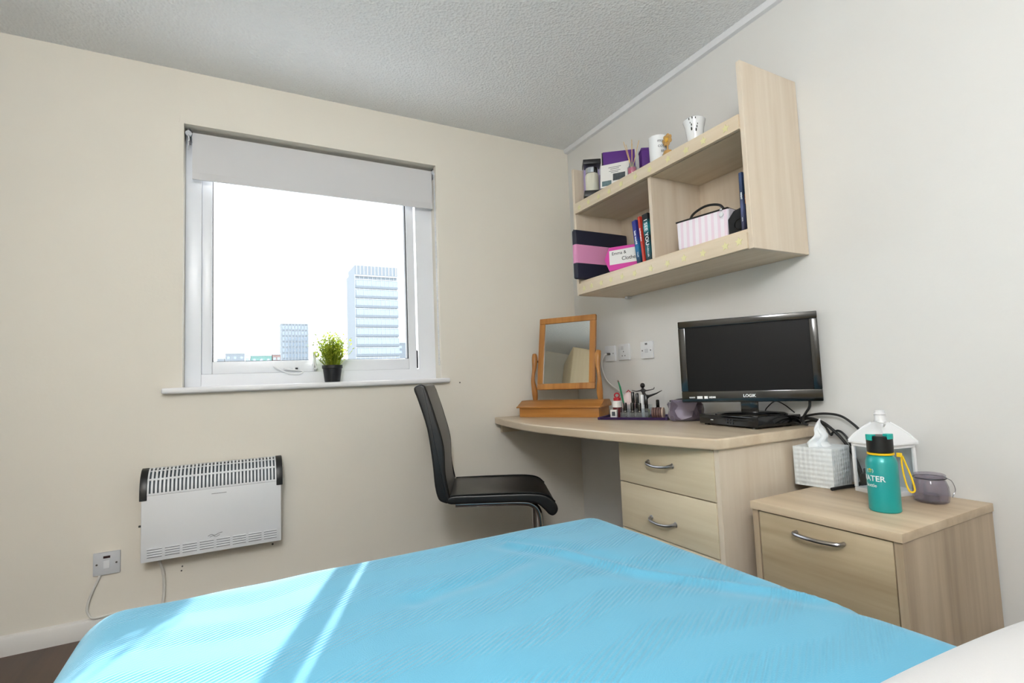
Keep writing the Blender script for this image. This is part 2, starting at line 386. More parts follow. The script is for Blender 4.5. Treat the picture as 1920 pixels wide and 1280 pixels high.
hd = MB(); hd.box(-1.515, -1.497, .080, .100, 1.005, 1.040, .003); hd.box(-1.516, -1.500, .062, .080, 1.012, 1.098, .006); hd.cyl((-1.506, .080, 1.020), (-1.506, .062, 1.020), .010)
hd.obj('window_handle', 'white', win, label='white lever handle behind the plant')
ct = MB()
ct.tube(spline([(-1.690, .082, 1.030), (-1.655, .078, 1.008), (-1.615, .077, .992), (-1.578, .078, .990), (-1.562, .080, 1.000), (-1.580, .080, 1.008), (-1.615, .080, 1.012), (-1.64, .082, 1.016)], 6), .0035, 6)
ct.box(-1.605, -1.59, .085, .1, 1.008, 1.022, .002); ct.box(-1.645, -1.62, .085, .1, 1.010, 1.022, .002)
ct.obj('restrictor_catch', 'white', win)
MB().box(-1.594, -1.582, .0835, .0875, 1.013, 1.021).obj('catch_screw', 'print_black', win)

# roller blind ---------------------------------------------------------
rb = thing('roller_blind', 'pale grey roller blind pulled down over the window top', 'blind', (-1.455, .05, 2.1))
MB().box(-.563, .566, -.004, -.002, -.192, -.008).obj('fabric', 'blind', rb)
MB().box(-.563, .566, -.009, .002, -.224, -.190, .003).obj('bottom_bar', 'blind', rb)
MB().cyl((-.566, .017, -.027), (.568, .017, -.027), .019, seg=20).obj('roller', 'blind', rb)
for sx in (-.582, .569):
    MB().box(sx, sx+.010, -.012, .036, -.052, .006, .002).obj('bracket', 'steel', rb)
    MB().cyl((sx+.005, -.012, -.020), (sx+.005, -.020, -.020), .013, seg=14).obj('sprocket', 'plasticg', rb)
def bead_chain(x, y, z0, z1, name='bead_chain'):
    b = MB(); z = z1; r = .0032
    while z > z0:
        for dy in (-.006, .006): b.ball((x, y+dy, z), r, u=6, v=4)
        z -= .0105
    for dy in (-.006, .006): b.cyl((x, y+dy, z0), (x, y+dy, z1), .0010, seg=4)
    return b.obj(name, 'plastic', rb)
bead_chain(.572, -.024, -1.08, -.03); bead_chain(-.577, -.024, -.10, -.03)

# ------------------------------------------------------------------ outside the window
def far(p, k=3.0): return CAMP + (Vector(p)-CAMP)*k
M['conc'] = mat('pale_concrete', (172, 176, 180), 0.8)
M['concs'] = mat('grey_concrete', (130, 137, 144), 0.8)
M['concd'] = mat('dark_spandrel', (116, 124, 132), 0.6)
M['fglass'] = mat('facade_glass', (138, 150, 162), 0.1, spec=0.8, metal=0.3)
M['brick'] = mat('brick_far', (140, 118, 114), 0.9)
M['green_far'] = mat('far_roof_green', (110, 146, 140), 0.9)
M['ground'] = mat('city_ground', (150, 152, 150), 0.9)
struct(MB().box(-900, 900, 30, 1500, -30, -28).obj('ground', 'ground'), 'city ground far below the window')
tA = far((20.28, 110, 26.99)); tB = far((29.68, 110, 27.05)); tz_mid = far((20.24, 110, 24.64)).z
TX0, TX1, TY, TZ = tA.x, tB.x, tA.y, tA.z
tw = thing('office_tower', 'tall glazed office tower with banded floors seen through the window', 'building', (TX0, TY, -28))
TW = TX1-TX0; ZT = TZ+28; ZM = tz_mid+28; TD = 29
MB().box(.4, TW-.4, .6, TD, 0, ZM-.5).obj('core_wall', 'concs', tw, smooth=0)
MB().box(-.1, .9, .2, TD, 0, ZM+3).obj('side_wall', 'concs', tw, smooth=0)
MB().box(0, TW, .3, TD-6, ZM-.3, ZT-.5).obj('plant_room', 'concs', tw, smooth=0)
lv = MB().box(-.28, .28, -.15, .3, -2.9, 2.9).obj('louvre', 'conc', tw, (TW/24, .2, (ZM+ZT)/2))
for i in range(1, 12): dup(lv, tw, (TW*(i+.5)/12, .2, (ZM+ZT)/2))
MB().box(-.2, TW+.2, -.3, .6, ZM-.7, ZM+.2).obj('parapet_band', 'conc', tw, smooth=0)
FH = 6.40; nfl = 15; ncol = 10
sp0 = MB().box(0, TW, -.25, .5, -.75, .75); spo = sp0.obj('spandrel', 'concd', tw, (0, 0, ZM-7.8), smooth=0)
pn = MB().box(.12, TW/ncol-.12, .25, .45, .85, FH-1.75).obj('window', 'fglass', tw, (0, 0, ZM-7.8), smooth=0)
rl = MB().box(0, TW, .05, .5, -.28, .28).obj('floor_band', 'conc', tw, (0, 0, ZM-7.8+FH-1.35), smooth=0)
for k in range(nfl):
    z = ZM-7.8-k*FH
    if k: dup(spo, tw, (0, 0, z)); dup(rl, tw, (0, 0, z+FH-1.35))
    for c in range(ncol):
        if k or c: dup(pn, tw, (c*TW/ncol, 0, z))
ml = MB().box(-.12, .12, -.02, .5, 0, ZM-.5).obj('mullion', 'conc', tw, (0, 0, 0), smooth=0)
for c in range(1, ncol+1): dup(ml, tw, (c*TW/ncol, 0, 0))
a, c2 = far((11.48, 200, 24.9)), far((20.74, 200, 24.9))
t2 = thing('slab_tower', 'grey slab tower block left of the potted plant, seen through the window', 'building', (a.x, a.y, -28))
w2 = c2.x-a.x; h2 = a.z+28
MB().box(0, w2, .5, 26, 0, h2-.5).obj('wall', 'concs', t2, smooth=0)
MB().box(-.3, w2+.3, 0, 26.3, h2-3.0, h2).obj('roof_band', 'conc', t2, smooth=0)
pw = MB().box(-.75, .75, -.4, .5, 0, h2-3).obj('pilaster', 'concs', t2, (.8, .2, 0), smooth=0)
for i in range(1, 9): dup(pw, t2, (.8+i*(w2-1.6)/8, .2, 0))
wn = MB().box(-1.05, 1.05, .2, .45, 0, 4.2).obj('window', 'fglass', t2, (.8+(w2-1.6)/16, .2, h2-9), smooth=0)
for i in range(8):
    for k in range(8):
        if i or k: dup(wn, t2, (.8+(i+.5)*(w2-1.6)/8, .2, h2-9-6.2*k))
def low(name, label, x0, x1, zt, y, m, dep=20, extra=None):
    p0, p1 = far((x0, y, zt)), far((x1, y, zt)); t = thing(name, label, 'building', (p0.x, p0.y, -28), group=None)
    w = p1.x-p0.x; h = p0.z+28
    MB().box(0, w, 0, dep, 0, h).obj('wall', m, t, smooth=0)
    MB().box(.05, w-.05, -.3, dep+.3, h-.8, h+.3).obj('roof', 'conc', t, smooth=0)
    n = max(2, int(w/4)); wp = None
    for r in range(2):
        for i in range(n):
            L = ((i+.5)*w/n, -.05, h-4-r*4)
            if wp is None: wp = MB().box(-1, 1, -.1, .1, -1, 1).obj('window', 'fglass', t, L, smooth=0)
            else: dup(wp, t, L)
    if extra: MB().box(*extra).obj('roof_house', m, t, smooth=0)
low('far_building', 'low grey rooftop at the pane corner beside the left sash', -7.0, -5.35, 9.1, 150, 'concs')
low('far_building', 'stepped grey building with tall roof box on the skyline', -5.19, -.62, 10.45, 150, 'concs', extra=(5.8, 11.4, 2, 9, 40, 40+18.4))
low('far_building', 'low pale building right of the stepped one on the skyline', -.46, .62, 9.9, 150, 'conc')
low('far_building', 'long pale green roof on the skyline', .78, 5.85, 9.75, 150, 'green_far')
low('far_building', 'small brick block beside the slab tower on the skyline', 6.03, 8.01, 10.05, 150, 'brick')
low('far_building', 'small grey block right of the office tower', 35.1-.4, 38.5, 11.58, 130, 'concs')
for o in [q for q in COL.objects if q.name.startswith('far_building')]: o['group'] = 'distant skyline buildings'

# ------------------------------------------------------------------ bed
BX0, BX1, BY0, BY1, BZ = -2.115, -.815, -3.18, -1.215, .50
bed = thing('double_bed', 'bed in the foreground under the aqua throw', 'bed', ((BX0+BX1)/2, (BY0+BY1)/2, 0))
hw, hl = (BX1-BX0)/2-.03, (BY1-BY0)/2-.03
MB().box(-hw, hw, -hl, hl, .06, .28, .01).obj('divan_base', 'divan', bed)
MB().box(-hw, hw, -hl, hl, .282, BZ-.012, .06, 4).obj('mattress', 'mattress', bed)
for sx in (-1, 1):
    for sy in (-1, 1): MB().cyl((sx*(hw-.08), sy*(hl-.08), 0), (sx*(hw-.08), sy*(hl-.08), .06), .025).obj('leg', 'black', bed)
MB().box(-hw-.02, hw+.02, -hl-.055, -hl-.01, .1, .95, .012).obj('headboard', 'wardrobe', bed)
# throw: cloth laid over the mattress and hanging down three sides
def throw():
    R = .085; DL, DR, DF = .30, .24, .24
    x0, x1, y1, yn = BX0+R, BX1-R, BY1-R, -2.78
    arc = R*PI/2
    us = [-(arc+DL) + i*((arc+DL)*2-(DL-DR)+(x1-x0))/230 for i in range(231)]      # offset from x0
    vs_ = [yn + i*((y1-yn)+arc+DF)/230 for i in range(231)]
    crease = [(-1.215, -1.37), (-1.139, -1.498), (-1.061, -1.697), (-.913, -1.898), (-.84, -2.02)]
    crease2 = [(-1.52, -1.56), (-1.44, -1.545), (-1.36, -1.54), (-1.25, -1.50)]
    def seg_d(p, a, b):
        ax, ay = a; bx, by = b; t = max(0, min(1, ((p[0]-ax)*(bx-ax)+(p[1]-ay)*(by-ay))/((bx-ax)**2+(by-ay)**2)))
        return math.hypot(p[0]-ax-t*(bx-ax), p[1]-ay-t*(by-ay))
    def pd(p, poly): return min(seg_d(p, a, b) for a, b in zip(poly, poly[1:]))
    bm = bmesh.new(); grid = []; uvs = {}
    from mathutils import noise
    for v in vs_:
        row = []
        for u in us:
            X, Y = x0+u, v
            cx, cy = min(max(X, x0), x1), min(Y, y1)
            ox, oy = X-cx, Y-cy; l = math.hypot(ox, oy)
            top = 1.0
            if l < 1e-9: px, py, pz = X, Y, BZ
            else:
                dx, dy = ox/l, oy/l
                if l < arc: h_, d_ = R*math.sin(l/R), R*(1-math.cos(l/R))
                else: h_, d_ = R + .018*math.sin((X+Y)*22)*min(1, (l-arc)/.1), R+(l-arc)
                px, py, pz = cx+dx*h_, cy+dy*h_, BZ-d_
                top = max(0, 1-l/arc)
            n = noise.noise(Vector((X*3.1, Y*2.6, 1.3)))*.006 + noise.noise(Vector((X*8+3, Y*7, 4.7)))*.0022
            c1 = pd((X, Y), crease); c2_ = pd((X, Y), crease2)
            n += .006*math.exp(-(c1/.010)**2) - .004*math.exp(-((c1-.03)/.022)**2)
            n -= .007*math.exp(-(c2_/.028)**2)
            pz += n*top
            vt = bm.verts.new((px, py, pz)); uvs[vt] = (X, Y); row.append(vt)
        grid.append(row)
    lay = bm.loops.layers.uv.new('UVMap')
    for j in range(len(grid)-1):
        for i in range(len(us)-1):
            f = bm.faces.new((grid[j][i], grid[j][i+1], grid[j+1][i+1], grid[j+1][i])); f.smooth = True
            for lp in f.loops: lp[lay].uv = uvs[lp.vert]
    me = bpy.data.meshes.new('bed_throw'); bm.to_mesh(me); bm.free(); me.materials.append(M['blanket'])
    o = bpy.data.objects.new('bed_throw', me); COL.objects.link(o)
    sd = o.modifiers.new('thickness', 'SOLIDIFY'); sd.thickness = .006; sd.offset = -1
    return o
tag(throw(), 'aqua blue knitted throw spread over the bed', 'blanket')
# pillow: puffed cushion
def pillow():
    bm = bmesh.new(); n = 28; gT, gB = [], []
    for sgn, g in ((1, gT), (-1, gB)):
        for j in range(n+1):
            row = []
            for i in range(n+1):
                u, v = i/n*2-1, j/n*2-1
                pu = (1-abs(u)**2.6)**.55*(1-abs(v)**2.6)**.55 if abs(u) < 1 and abs(v) < 1 else 0
                px = u*.34*(1-.06*(1-abs(v))**.8*0-.05*v*v*abs(u)); py = v*.235*(1-.05*u*u*abs(v))
                row.append((px, py, sgn*pu*(.060 if sgn > 0 else .034)))
            g.append(row)
    vt = [[bm.verts.new(p) for p in r] for r in gT]; vb = [[(vt[j][i] if i in (0, n) or j in (0, n) else bm.verts.new(p)) for i, p in enumerate(r)] for j, r in enumerate(gB)]
    for j in range(n):
        for i in range(n):
            bm.faces.new((vt[j][i], vt[j][i+1], vt[j+1][i+1], vt[j+1][i])); bm.faces.new((vb[j][i], vb[j+1][i], vb[j+1][i+1], vb[j][i+1]))
    q = MB(); q.bm.free(); q.bm = bm
    return q.obj('pillow', 'pillow', None, (-1.12, -2.475, .5505), (math.radians(2), math.radians(-2), math.radians(-6)), smooth=80)
tag(pillow(), 'white cotton pillow at the head of the bed', 'pillow')

# ------------------------------------------------------------------ convector heater
ht = thing('convector_heater', 'white wall convector heater with black end caps below the window', 'heater', (-1.922, 0, .268))
HWd = .2505
MB().box(-HWd, HWd, -.098, -.022, 0, .256, .006).obj('body', 'plastic', ht)
def hprof(s):      # s 0..1 over the curved top, from front to back
    a = s*math.radians(88); return (-.022-.076*math.cos(a)*1.0, .256+.098*math.sin(a))
cov = [hprof(i/12) for i in range(13)]
MB().prism([(y+.006*0+.004, z-.005) for y, z in cov]+[(-.022, .25), (-.09, .25)], 'x', -HWd+.02, HWd-.02).obj('dark_interior', mat('heater_inside', (70, 78, 84), 0.6), ht)
for sx in (-1, 1):
    xs = sorted((sx*(HWd+.006), sx*(HWd-.019)))
    cap = [(y-.003 if i < 12 else y, z+.002) for i, (y, z) in enumerate(cov)]
    MB().prism([(-.101, .238)]+cap+[(-.018, .238)], 'x', *xs, bev=.002).obj('end_cap', 'black', ht)
def rail(s0, s1, name):
    pts = [hprof(s0+(s1-s0)*i/4) for i in range(5)]
    MB().prism([(y-.0015, z+.0005) for y, z in pts]+[(y+.004, z-.003) for y, z in pts[::-1]], 'x', -HWd+.019, HWd-.019).obj(name, 'plastic', ht)
rail(0, .05, 'grille_rail'); rail(.40, .45, 'grille_rail'); rail(.72, .765, 'grille_rail'); rail(.955, 1, 'grille_rail')
gb = None
for i in range(35):
    x = -HWd+.021+i*(2*HWd-.042)/34
    if gb is None:
        pts = [hprof(k/10) for k in range(11)]
        gb = MB().prism([(y-.001, z+.0005) for y, z in pts]+[(y+.004, z-.003) for y, z in pts[::-1]], 'x', -.0035, .0035).obj('grille_bar', 'plastic', ht, (x, 0, 0))
    else: dup(gb, ht, (x, 0, 0))
M['slot'] = mat('louvre_shade_grey', (120, 124, 130), .6)  # flat strips for the louvre openings, their shade painted grey
lb = lsl = None
for gx in range(8):
    for k in range(4):
        L = (-.205+gx*.0588, -.098, .020+k*.0095)
        if lb is None: lb = MB().prism([(-.0245, 0), (.0245, 0), (.0245, .0035), (-.0245, .0035)], 'y', -.0045, .001).obj('louvre', 'plastic', ht, L)
        else: dup(lb, ht, L)
        L2 = (L[0], L[1], L[2]-.0032)
        if lsl is None: lsl = MB().box(-.0245, .0245, -.0006, .001, 0, .0032).obj('louvre_shade', M['slot'], ht, L2)
        else: dup(lsl, ht, L2)
lg = MB()
lg.tube(spline([(-.024, -.0985, .066), (-.012, -.0985, .071), (0, -.0985, .066), (.014, -.0985, .072), (.027, -.0985, .075)], 6), .0011, 5)
lg.tube(spline([(-.018, -.0985, .061), (-.006, -.0985, .065), (.004, -.0985, .060), (.018, -.0985, .066)], 6), .0009, 5)
lg.obj('badge', 'print_grey', ht, label='small grey maker badge')
MB().box(-.012, .042, -.0984, -.097, .2335, .2355).obj('rating_mark', 'print_grey', ht)
MB().cyl((-HWd-.012, -.06, .135), (-HWd, -.06, .135), .004, seg=8).obj('thermostat_knob', 'black', ht)
MB().box(.16, .17, -.05, -.02, -.012, 0).obj('bracket_foot', 'screw', ht); MB().box(-.12, -.11, -.05, -.02, -.010, 0).obj('bracket_foot', 'screw', ht)
tag(MB().tube(spline([(-2.118, -.045, .275), (-2.116, -.040, .25), (-2.106, -.022, .20), (-2.104, -.012, .14), (-2.106, -.02, .09), (-2.118, -.03, .04), (-2.14, -.035, .012)], 8), .0052, 8).obj('heater_cable', 'wcable'), 'white flex hanging below the convector heater', 'cable')
fs = thing('fused_switch', 'white fused spur switch on the wall left of the heater', 'switch', (-2.292, 0, .269))
MB().box(-.043, .043, -.010, 0, -.043, .043, .003).obj('plate', 'plasticg', fs)
MB().box(-.010, .010, -.0125, -.009, -.018, .012, .0015).obj('rocker', 'plastic', fs)
MB().box(-.011, .011, -.0112, -.009, .020, .029, .0008).obj('neon_window', mat('dark_red_lens', (48, 20, 24), 0.3), fs)
for sx in (-1, 1): MB().cyl((sx*.031, -.0112, -.001), (sx*.031, -.0095, -.001), .0035, seg=10).obj('screw', 'screw', fs)
tag(MB().tube(spline([(-2.312, -.006, .226), (-2.325, -.012, .195), (-2.342, -.012, .15), (-2.350, -.012, .11), (-2.343, -.013, .085), (-2.328, -.018, .073), (-2.29, -.022, .075), (-2.25, -.022, .078)], 8), .0042, 8).obj('switch_cable', 'wcable'), 'thin white flex looping down from the fused spur switch', 'cable')
for i, (x, z, r, lab) in enumerate(((-1.702, .233, .0042, 'dark wall plug under the right end of the heater'), (-2.042, .205, .003, 'upper small screw in the wall under the heater left end'), (-2.045, .188, .003, 'lower small screw in the wall under the heater left end'), (-.779, .917, .0035, 'small dark screw hole beside the window sill'))):
    tag(MB().cyl((x, -.003, z), (x, 0, z), r, seg=10).obj('wall_screw', 'screw'), lab, 'screw', 'screws left in the wall')

# ------------------------------------------------------------------ desk
DZ = .716
front = [(-.578, -.004), (-.590, -.06), (-.628, -.28), (-.655, -.54), (-.640, -.80), (-.612, -1.06), (-.572, -1.29), (-.527, -1.452)]
edge = [(p.x, p.y) for p in spline([(x, y, 0) for x, y in front], 8)]
desk = thing('desk', 'pale maple corner desk with curved front and drawer pedestal', 'desk', (0, 0, 0))
poly = [(-.003, -.003)] + edge + [(-.515, -1.466), (-.003, -1.466)]
MB().prism(poly, 'z', DZ-.036, DZ, bev=.007, seg=3).obj('worktop', 'maple_top', desk, smooth=50)
MB().box(-.545, -.02, -.028, -.002, .632, DZ-.0365, .002).obj('wall_batten', 'maple_y', desk)
ped = MB()
PX, PY0, PY1 = -.494, -1.453, -.975
ped.box(PX, -.02, PY1-.018, PY1, 0, DZ-.037); ped.box(PX-.014, -.02, PY0, PY0+.018, 0, DZ-.037)
ped.box(-.035, -.02, PY0+.018, PY1-.018, .02, DZ-.037); ped.box(PX+.003, -.035, PY0+.018, PY1-.018, .02, .06)
ped.obj('pedestal', 'maple_z', desk, smooth=0)
MB().box(PX+.002, PX+.01, PY0+.018, PY1-.002, .06, DZ-.037).obj('drawer_gap_board', 'dark', desk)
zs = [(.515, .676), (.340, .511), (.065, .336)]
def bow_handle(parent, y, z, x, half=.058, name='handle'):
    pts = [(x, y-half, z+.004), (x-.014, y-half+.004, z+.003), (x-.022, y-half+.020, z-.001), (x-.025, y, z-.004), (x-.022, y+half-.020, z-.001), (x-.014, y+half-.004, z+.003), (x, y+half, z+.004)]
    P = spline(pts, 6); n = len(P); R = [.0085 - .0042*math.sin(PI*i/(n-1))**.5 if 0 < i < n-1 else .0098 for i in range(n)]
    return MB().tube(P, R, 10).obj(name, 'steel', parent, label='brushed metal bow handle')
for i, (z0, z1) in enumerate(zs):
    d = MB().box(PX-.018, PX, PY0+.0195, PY1-.001, z0, z1, .0015).obj('drawer', 'maple_front', desk)
    if i < 2: bow_handle(d, -1.198, (.601, .402)[i], PX-.018)
# ------------------------------------------------------------------ bedside cabinet
bs = thing('bedside_cabinet', 'oak effect bedside cabinet beside the bed', 'cabinet', (0, 0, 0))
QX, QY0, QY1, QZ = -.48, -1.932, -1.538, .536
MB().box(QX-.004, -.006, QY0-.003, QY1+.003, QZ-.022, QZ, .002).obj('top', 'oak_top', bs)
MB().box(QX+.002, -.008, QY0, QY0+.018, 0, QZ-.0225).obj('side_panel', 'oak_z', bs, smooth=0)
MB().box(QX+.002, -.008, QY1-.018, QY1, 0, QZ-.0225).obj('side_panel', 'oak_z', bs, smooth=0)
MB().box(-.02, -.01, QY0+.018, QY1-.018, .02, QZ-.0225).obj('back_panel', 'oak_z', bs, smooth=0)
MB().box(QX+.025, QX+.03, QY0+.018, QY1-.018, .05, QZ-.0225).obj('drawer_gap_board', 'dark', bs)
for z0, z1 in ((.300, QZ-.026), (.055, .296)):
    d = MB().box(QX+.003, QX+.021, QY0+.0215, QY1-.0215, z0, z1, .0012).obj('drawer', 'oak_y', bs)
    zc = z1-.033 if z1 > .4 else z1-.05
    pts = spline([(QX+.003, -1.672, zc), (QX-.016, -1.676, zc), (QX-.024, -1.70, zc-.001), (QX-.028, -1.735, zc-.001), (QX-.024, -1.77, zc-.001), (QX-.016, -1.794, zc), (QX+.003, -1.798, zc)], 6)
    MB().tube(pts, .0052, 8).obj('handle', 'steel', d, label='curved steel bar handle')
# ------------------------------------------------------------------ wall shelf unit
sh = thing('wall_shelf', 'maple wall shelf unit with two compartments above the desk', 'shelf', (0, 0, 0))
SD, SY_L, SY_R, SZ0, SZ1 = -.30, -.468, -1.484, 1.334, 1.992
def end_panel(y0, y1):
    return MB().prism([(-.003, SZ0), (SD-.010, SZ0), (SD-.010, SZ1), (-.07, SZ1-.004), (-.003, SZ1-.004)], 'y', y0, y1, bev=.0012, seg=1).obj('end_panel', 'maple_z', sh, smooth=20)
end_panel(SY_L-.018, SY_L); end_panel(SY_R, SY_R+.018)
yl, yr = SY_L-.018, SY_R+.018
for z in (1.388, 1.794):
    MB().box(SD, -.003, yr, yl, z, z+.018).obj('shelf_board', 'maple_y', sh, smooth=0)
fas = []
for z0, z1 in ((1.336, 1.3905), (1.7535, 1.8055)):
    fas.append(MB().box(SD-.016, SD-.0004, yr, yl, z0, z1, .001).obj('fascia', 'maple_y', sh))
MB().box(SD+.004, -.003, yr, yl, SZ0+.002, 1.3875).obj('underside_board', 'maple_y', sh, smooth=0)
MB().box(SD+.012, -.003, yr, yl, 1.756, 1.7935).obj('soffit_board', 'maple_y', sh, smooth=0)
MB().box(SD, -.003, -1.0185, -1.0015, 1.4065, 1.7555).obj('divider', 'maple_z', sh, smooth=0)
MB().box(-.010, -.003, yr, yl, 1.4065, 1.7555).obj('back_panel', 'maple_z', sh, smooth=0)
MB().box(-.035, -.006, -.53, -.51, SZ0-.012, SZ0).obj('fixing_block', 'plastic', sh)
def star_mesh():
    p = []
    for i in range(10):
        r = .016 if i % 2 == 0 else .0075; a = PI/2+i*PI/5; p.append((r*math.cos(a), r*math.sin(a)))
    return MB().prism(p, 'x', -.0012, 0)
st0 = None
for k, (zc, ys) in enumerate(((1.778, [-.525, -.60, -.68, -.765, -.85, -.94, -1.035, -1.13, -1.225, -1.32, -1.415]), (1.3635, [-.53, -.60, -.675, -.75, -.825, -.91, -1.0, -1.095, -1.19, -1.285, -1.38, -1.44]))):
    for y in ys:
        L = (SD-.016, y+random.uniform(-.008, .008), zc+random.uniform(-.003, .003)); rr = (random.uniform(-.5, .5), 0, 0)
        if st0 is None: st0 = star_mesh().obj('star_sticker', 'star', fas[1], L, rr, label='pale yellow star sticker')
        else: dup(st0, fas[1-k], L, rr)

# ------------------------------------------------------------------ things on the shelves
UZ, LZ = 1.8125, 1.4065
# boxed candle
t = thing('boxed_candle', 'cream candle in a clear box with black lid and base at the shelf end', 'candle', (-.262, -.575, UZ), math.radians(-32))
MB().box(-.044, .044, -.040, .040, 0, .030, .002).obj('base', 'black', t); MB().box(-.044, .044, -.040, .040, .165, .188, .002).obj('lid', 'black', t)
MB().box(-.042, .042, -.038, .038, .031, .164).obj('clear_sleeve', 'pane', t)
MB().box(-.0415, .0415, .0362, .0376, .031, .164).obj('lilac_back', mat('lilac_card', (196, 172, 222), .5), t)
MB().lathe([(0, .0315), (.033, .0315), (.034, .035), (.034, .115), (.030, .124), (.010, .126), (0, .126)], 24).obj('jar', 'candle', t)
MB().lathe([(.030, .126), (.031, .140), (.031, .152), (0, .154)], 24).obj('jar_lid', 'chrome', t)
# purple gift box
t = thing('gift_box', 'purple and black card box behind the white card', 'box', (-.192, -.672, UZ), math.radians(-38))
MB().box(-.058, .095, -.045, .045, 0, .198, .002).obj('carton', 'purple', t)
MB().box(-.062, -.0585, -.045, .045, .0, .196, .001).obj('black_panel', 'black', t); MB().cyl((-.0625, 0, .13), (-.0635, 0, .13), .018, seg=20).obj('round_badge', 'print_grey', t)
t = thing('gift_box', 'narrow purple box standing behind the reed diffuser', 'box', (-.15, -.835, UZ), math.radians(-30))
MB().box(-.02, .02, -.03, .03, 0, .150, .002).obj('carton', 'purple', t); MB().box(-.021, .021, -.031, .031, .151, .160, .001).obj('lid', 'purple', t)
# white greeting card
t = thing('greeting_card', 'white printed card leaning among the boxes on the top shelf', 'card', (-.272, -.755, UZ), math.radians(-52))
cd_ = MB().box(-.068, .068, 0, .003, 0, .125).obj('card', 'paper', t, (0, 0, 0), (math.radians(-14), 0, 0))
MB().box(-.008, .05, -.0006, 0, .03, .068).obj('picture', 'photo', cd_); MB().box(-.06, -.015, -.0006, 0, .008, .035).obj('picture', mat('printed_teal', (120, 150, 156), .6, var=.5, vscale=70), cd_)
for z, w in ((.103, .05), (.094, .035), (.083, .045), (.075, .03)): MB().box(-w*.6, w*.6, -.0006, 0, z, z+.0028).obj('print_line', 'print_grey', cd_)
# reed diffuser
t = thing('reed_diffuser', 'small reed diffuser bottle with pink liquid and wooden sticks', 'diffuser', (-.262, -.868, UZ))
MB().lathe([(0, 0), (.019, 0), (.021, .003), (.021, .045), (.012, .055), (.010, .068), (.0085, .068), (.0085, .056), (.019, .044), (.019, .004), (0, .003)], 20).obj('bottle', 'clear', t)
MB().lathe([(0, .004), (.0185, .004), (.0185, .042), (0, .042)], 20).obj('liquid', 'pinkliq', t)
for dx, dy in ((-.030, .012), (-.012, -.022), (.018, .010), (.024, -.030), (.0, .03)):
    MB().cyl((-dx*.2, -dy*.2, .006), (dx, dy, .165), .0015, seg=6).obj('reed', 'reed', t)
# mug
t = thing('mug', 'white mug with grey printed words on the top shelf', 'mug', (-.245, -1.018, UZ), math.radians(200))
MB().lathe([(0, 0), (.034, 0), (.037, .003), (.0385, .10), (.0395, .118), (.0375, .119), (.036, .115), (.034, .006), (0, .006)], 36).obj('cup', 'cerw', t)
MB().tube(spline([(-.036, 0, .095), (-.055, 0, .098), (-.064, 0, .075), (-.060, 0, .045), (-.036, 0, .030)], 8), .0055, 10).obj('handle', 'cerw', t)
def wrap(R): return lambda v: (R*math.sin(v.x/R), -R*math.cos(v.x/R), v.y) if True else v
for k, w in enumerate(('may your', 'coffee be', 'strong', 'today')):
    text(w, .021, 'print_grey', 'printed_words', t, (0, 0, .092-.022*k), (0, 0, math.radians(-150-40)), f=lambda v: (.0394*math.sin(v.x/.0394), -.0394*math.cos(v.x/.0394)+v.z*-1, v.y))
# little clay ornament beside the mug
t = thing('clay_flower', 'tan clay flower ornament beside the white mug', 'ornament', (-.262, -1.088, UZ))
q = MB()
for i in range(7):
    a = 2*PI*i/7; q.ball((.0, .017*math.cos(a), .078+.017*math.sin(a)), .0095, sx=.6, u=8, v=6)
q.obj('petals', 'tan', t); MB().ball((-.004, 0, .078), .010, sx=.7, u=10, v=8).obj('centre', mat('amber', (226, 176, 70), .4), t)
MB().cyl((0, 0, 0), (0, 0, .066), .0035, seg=8).obj('stem', 'tan', t)
MB().lathe([(0, 0), (.022, 0), (.024, .01), (.016, .03), (0, .036)], 14).obj('base', 'tan', t)
# white ceramic owl-like tea light cover
t = thing('tealight_holder', 'white ceramic tealight holder pierced with dark holes', 'ornament', (-.250, -1.222, UZ), math.radians(-40))
MB().lathe([(0, 0), (.026, 0), (.029, .012), (.036, .07), (.043, .096), (.036, .103), (.02, .108), (0, .110)], 28).obj('cover', 'cerw', t)
for i, (a, z, r) in enumerate(((-118, .055, .006), (-116, .070, .0045), (-122, .078, .003), (-90, .048, .0055), (-84, .060, .004), (-80, .070, .003), (-125, .092, .004), (-108, .094, .004), (-92, .092, .0035))):
    R = .029+.007*(z-.012)/.058 if z < .07 else .036+.007*(z-.07)/.026; an = math.radians(a)
    MB().ball((R*math.cos(an), R*math.sin(an), z), r, sx=.5, sy=.5, sz=1.25, u=10, v=8).obj('hole', 'print_black', t)
# striped sleeve standing against the left end panel
t = thing('laptop_sleeve', 'navy sleeve with a wide pink stripe standing at the shelf left end', 'sleeve', (-.196, -.532, LZ))
MB().box(-.168, .168, -.016, .016, 0, .248, .012, 3).obj('sleeve', 'navy', t); MB().tube([(-.165, -.0, .2465), (.165, 0, .2465)], .003, 6).obj('zip', 'black', t)
# pink pouch
t = thing('pink_pouch', 'hot pink hexagonal pouch with a white label on the lower shelf', 'pouch', (-.262, -.79, LZ), math.radians(-62))
MB().prism([(-.075, .0), (.075, .0), (.094, .055), (.07, .108), (-.072, .112), (-.098, .058)], 'y', -.018, .018, bev=.008, seg=3).obj('pouch', 'magenta', t)
MB().box(-.070, .066, -.0188, -.0178, .028, .094).obj('label', 'paper', t)
text('Emma &', .021, 'print_black', 'handwriting', t, (-.022, -.0192, .078), (PI/2, 0, 0)); text('Clothes', .024, 'print_black', 'handwriting', t, (.028, -.0192, .050), (PI/2, 0, 0))
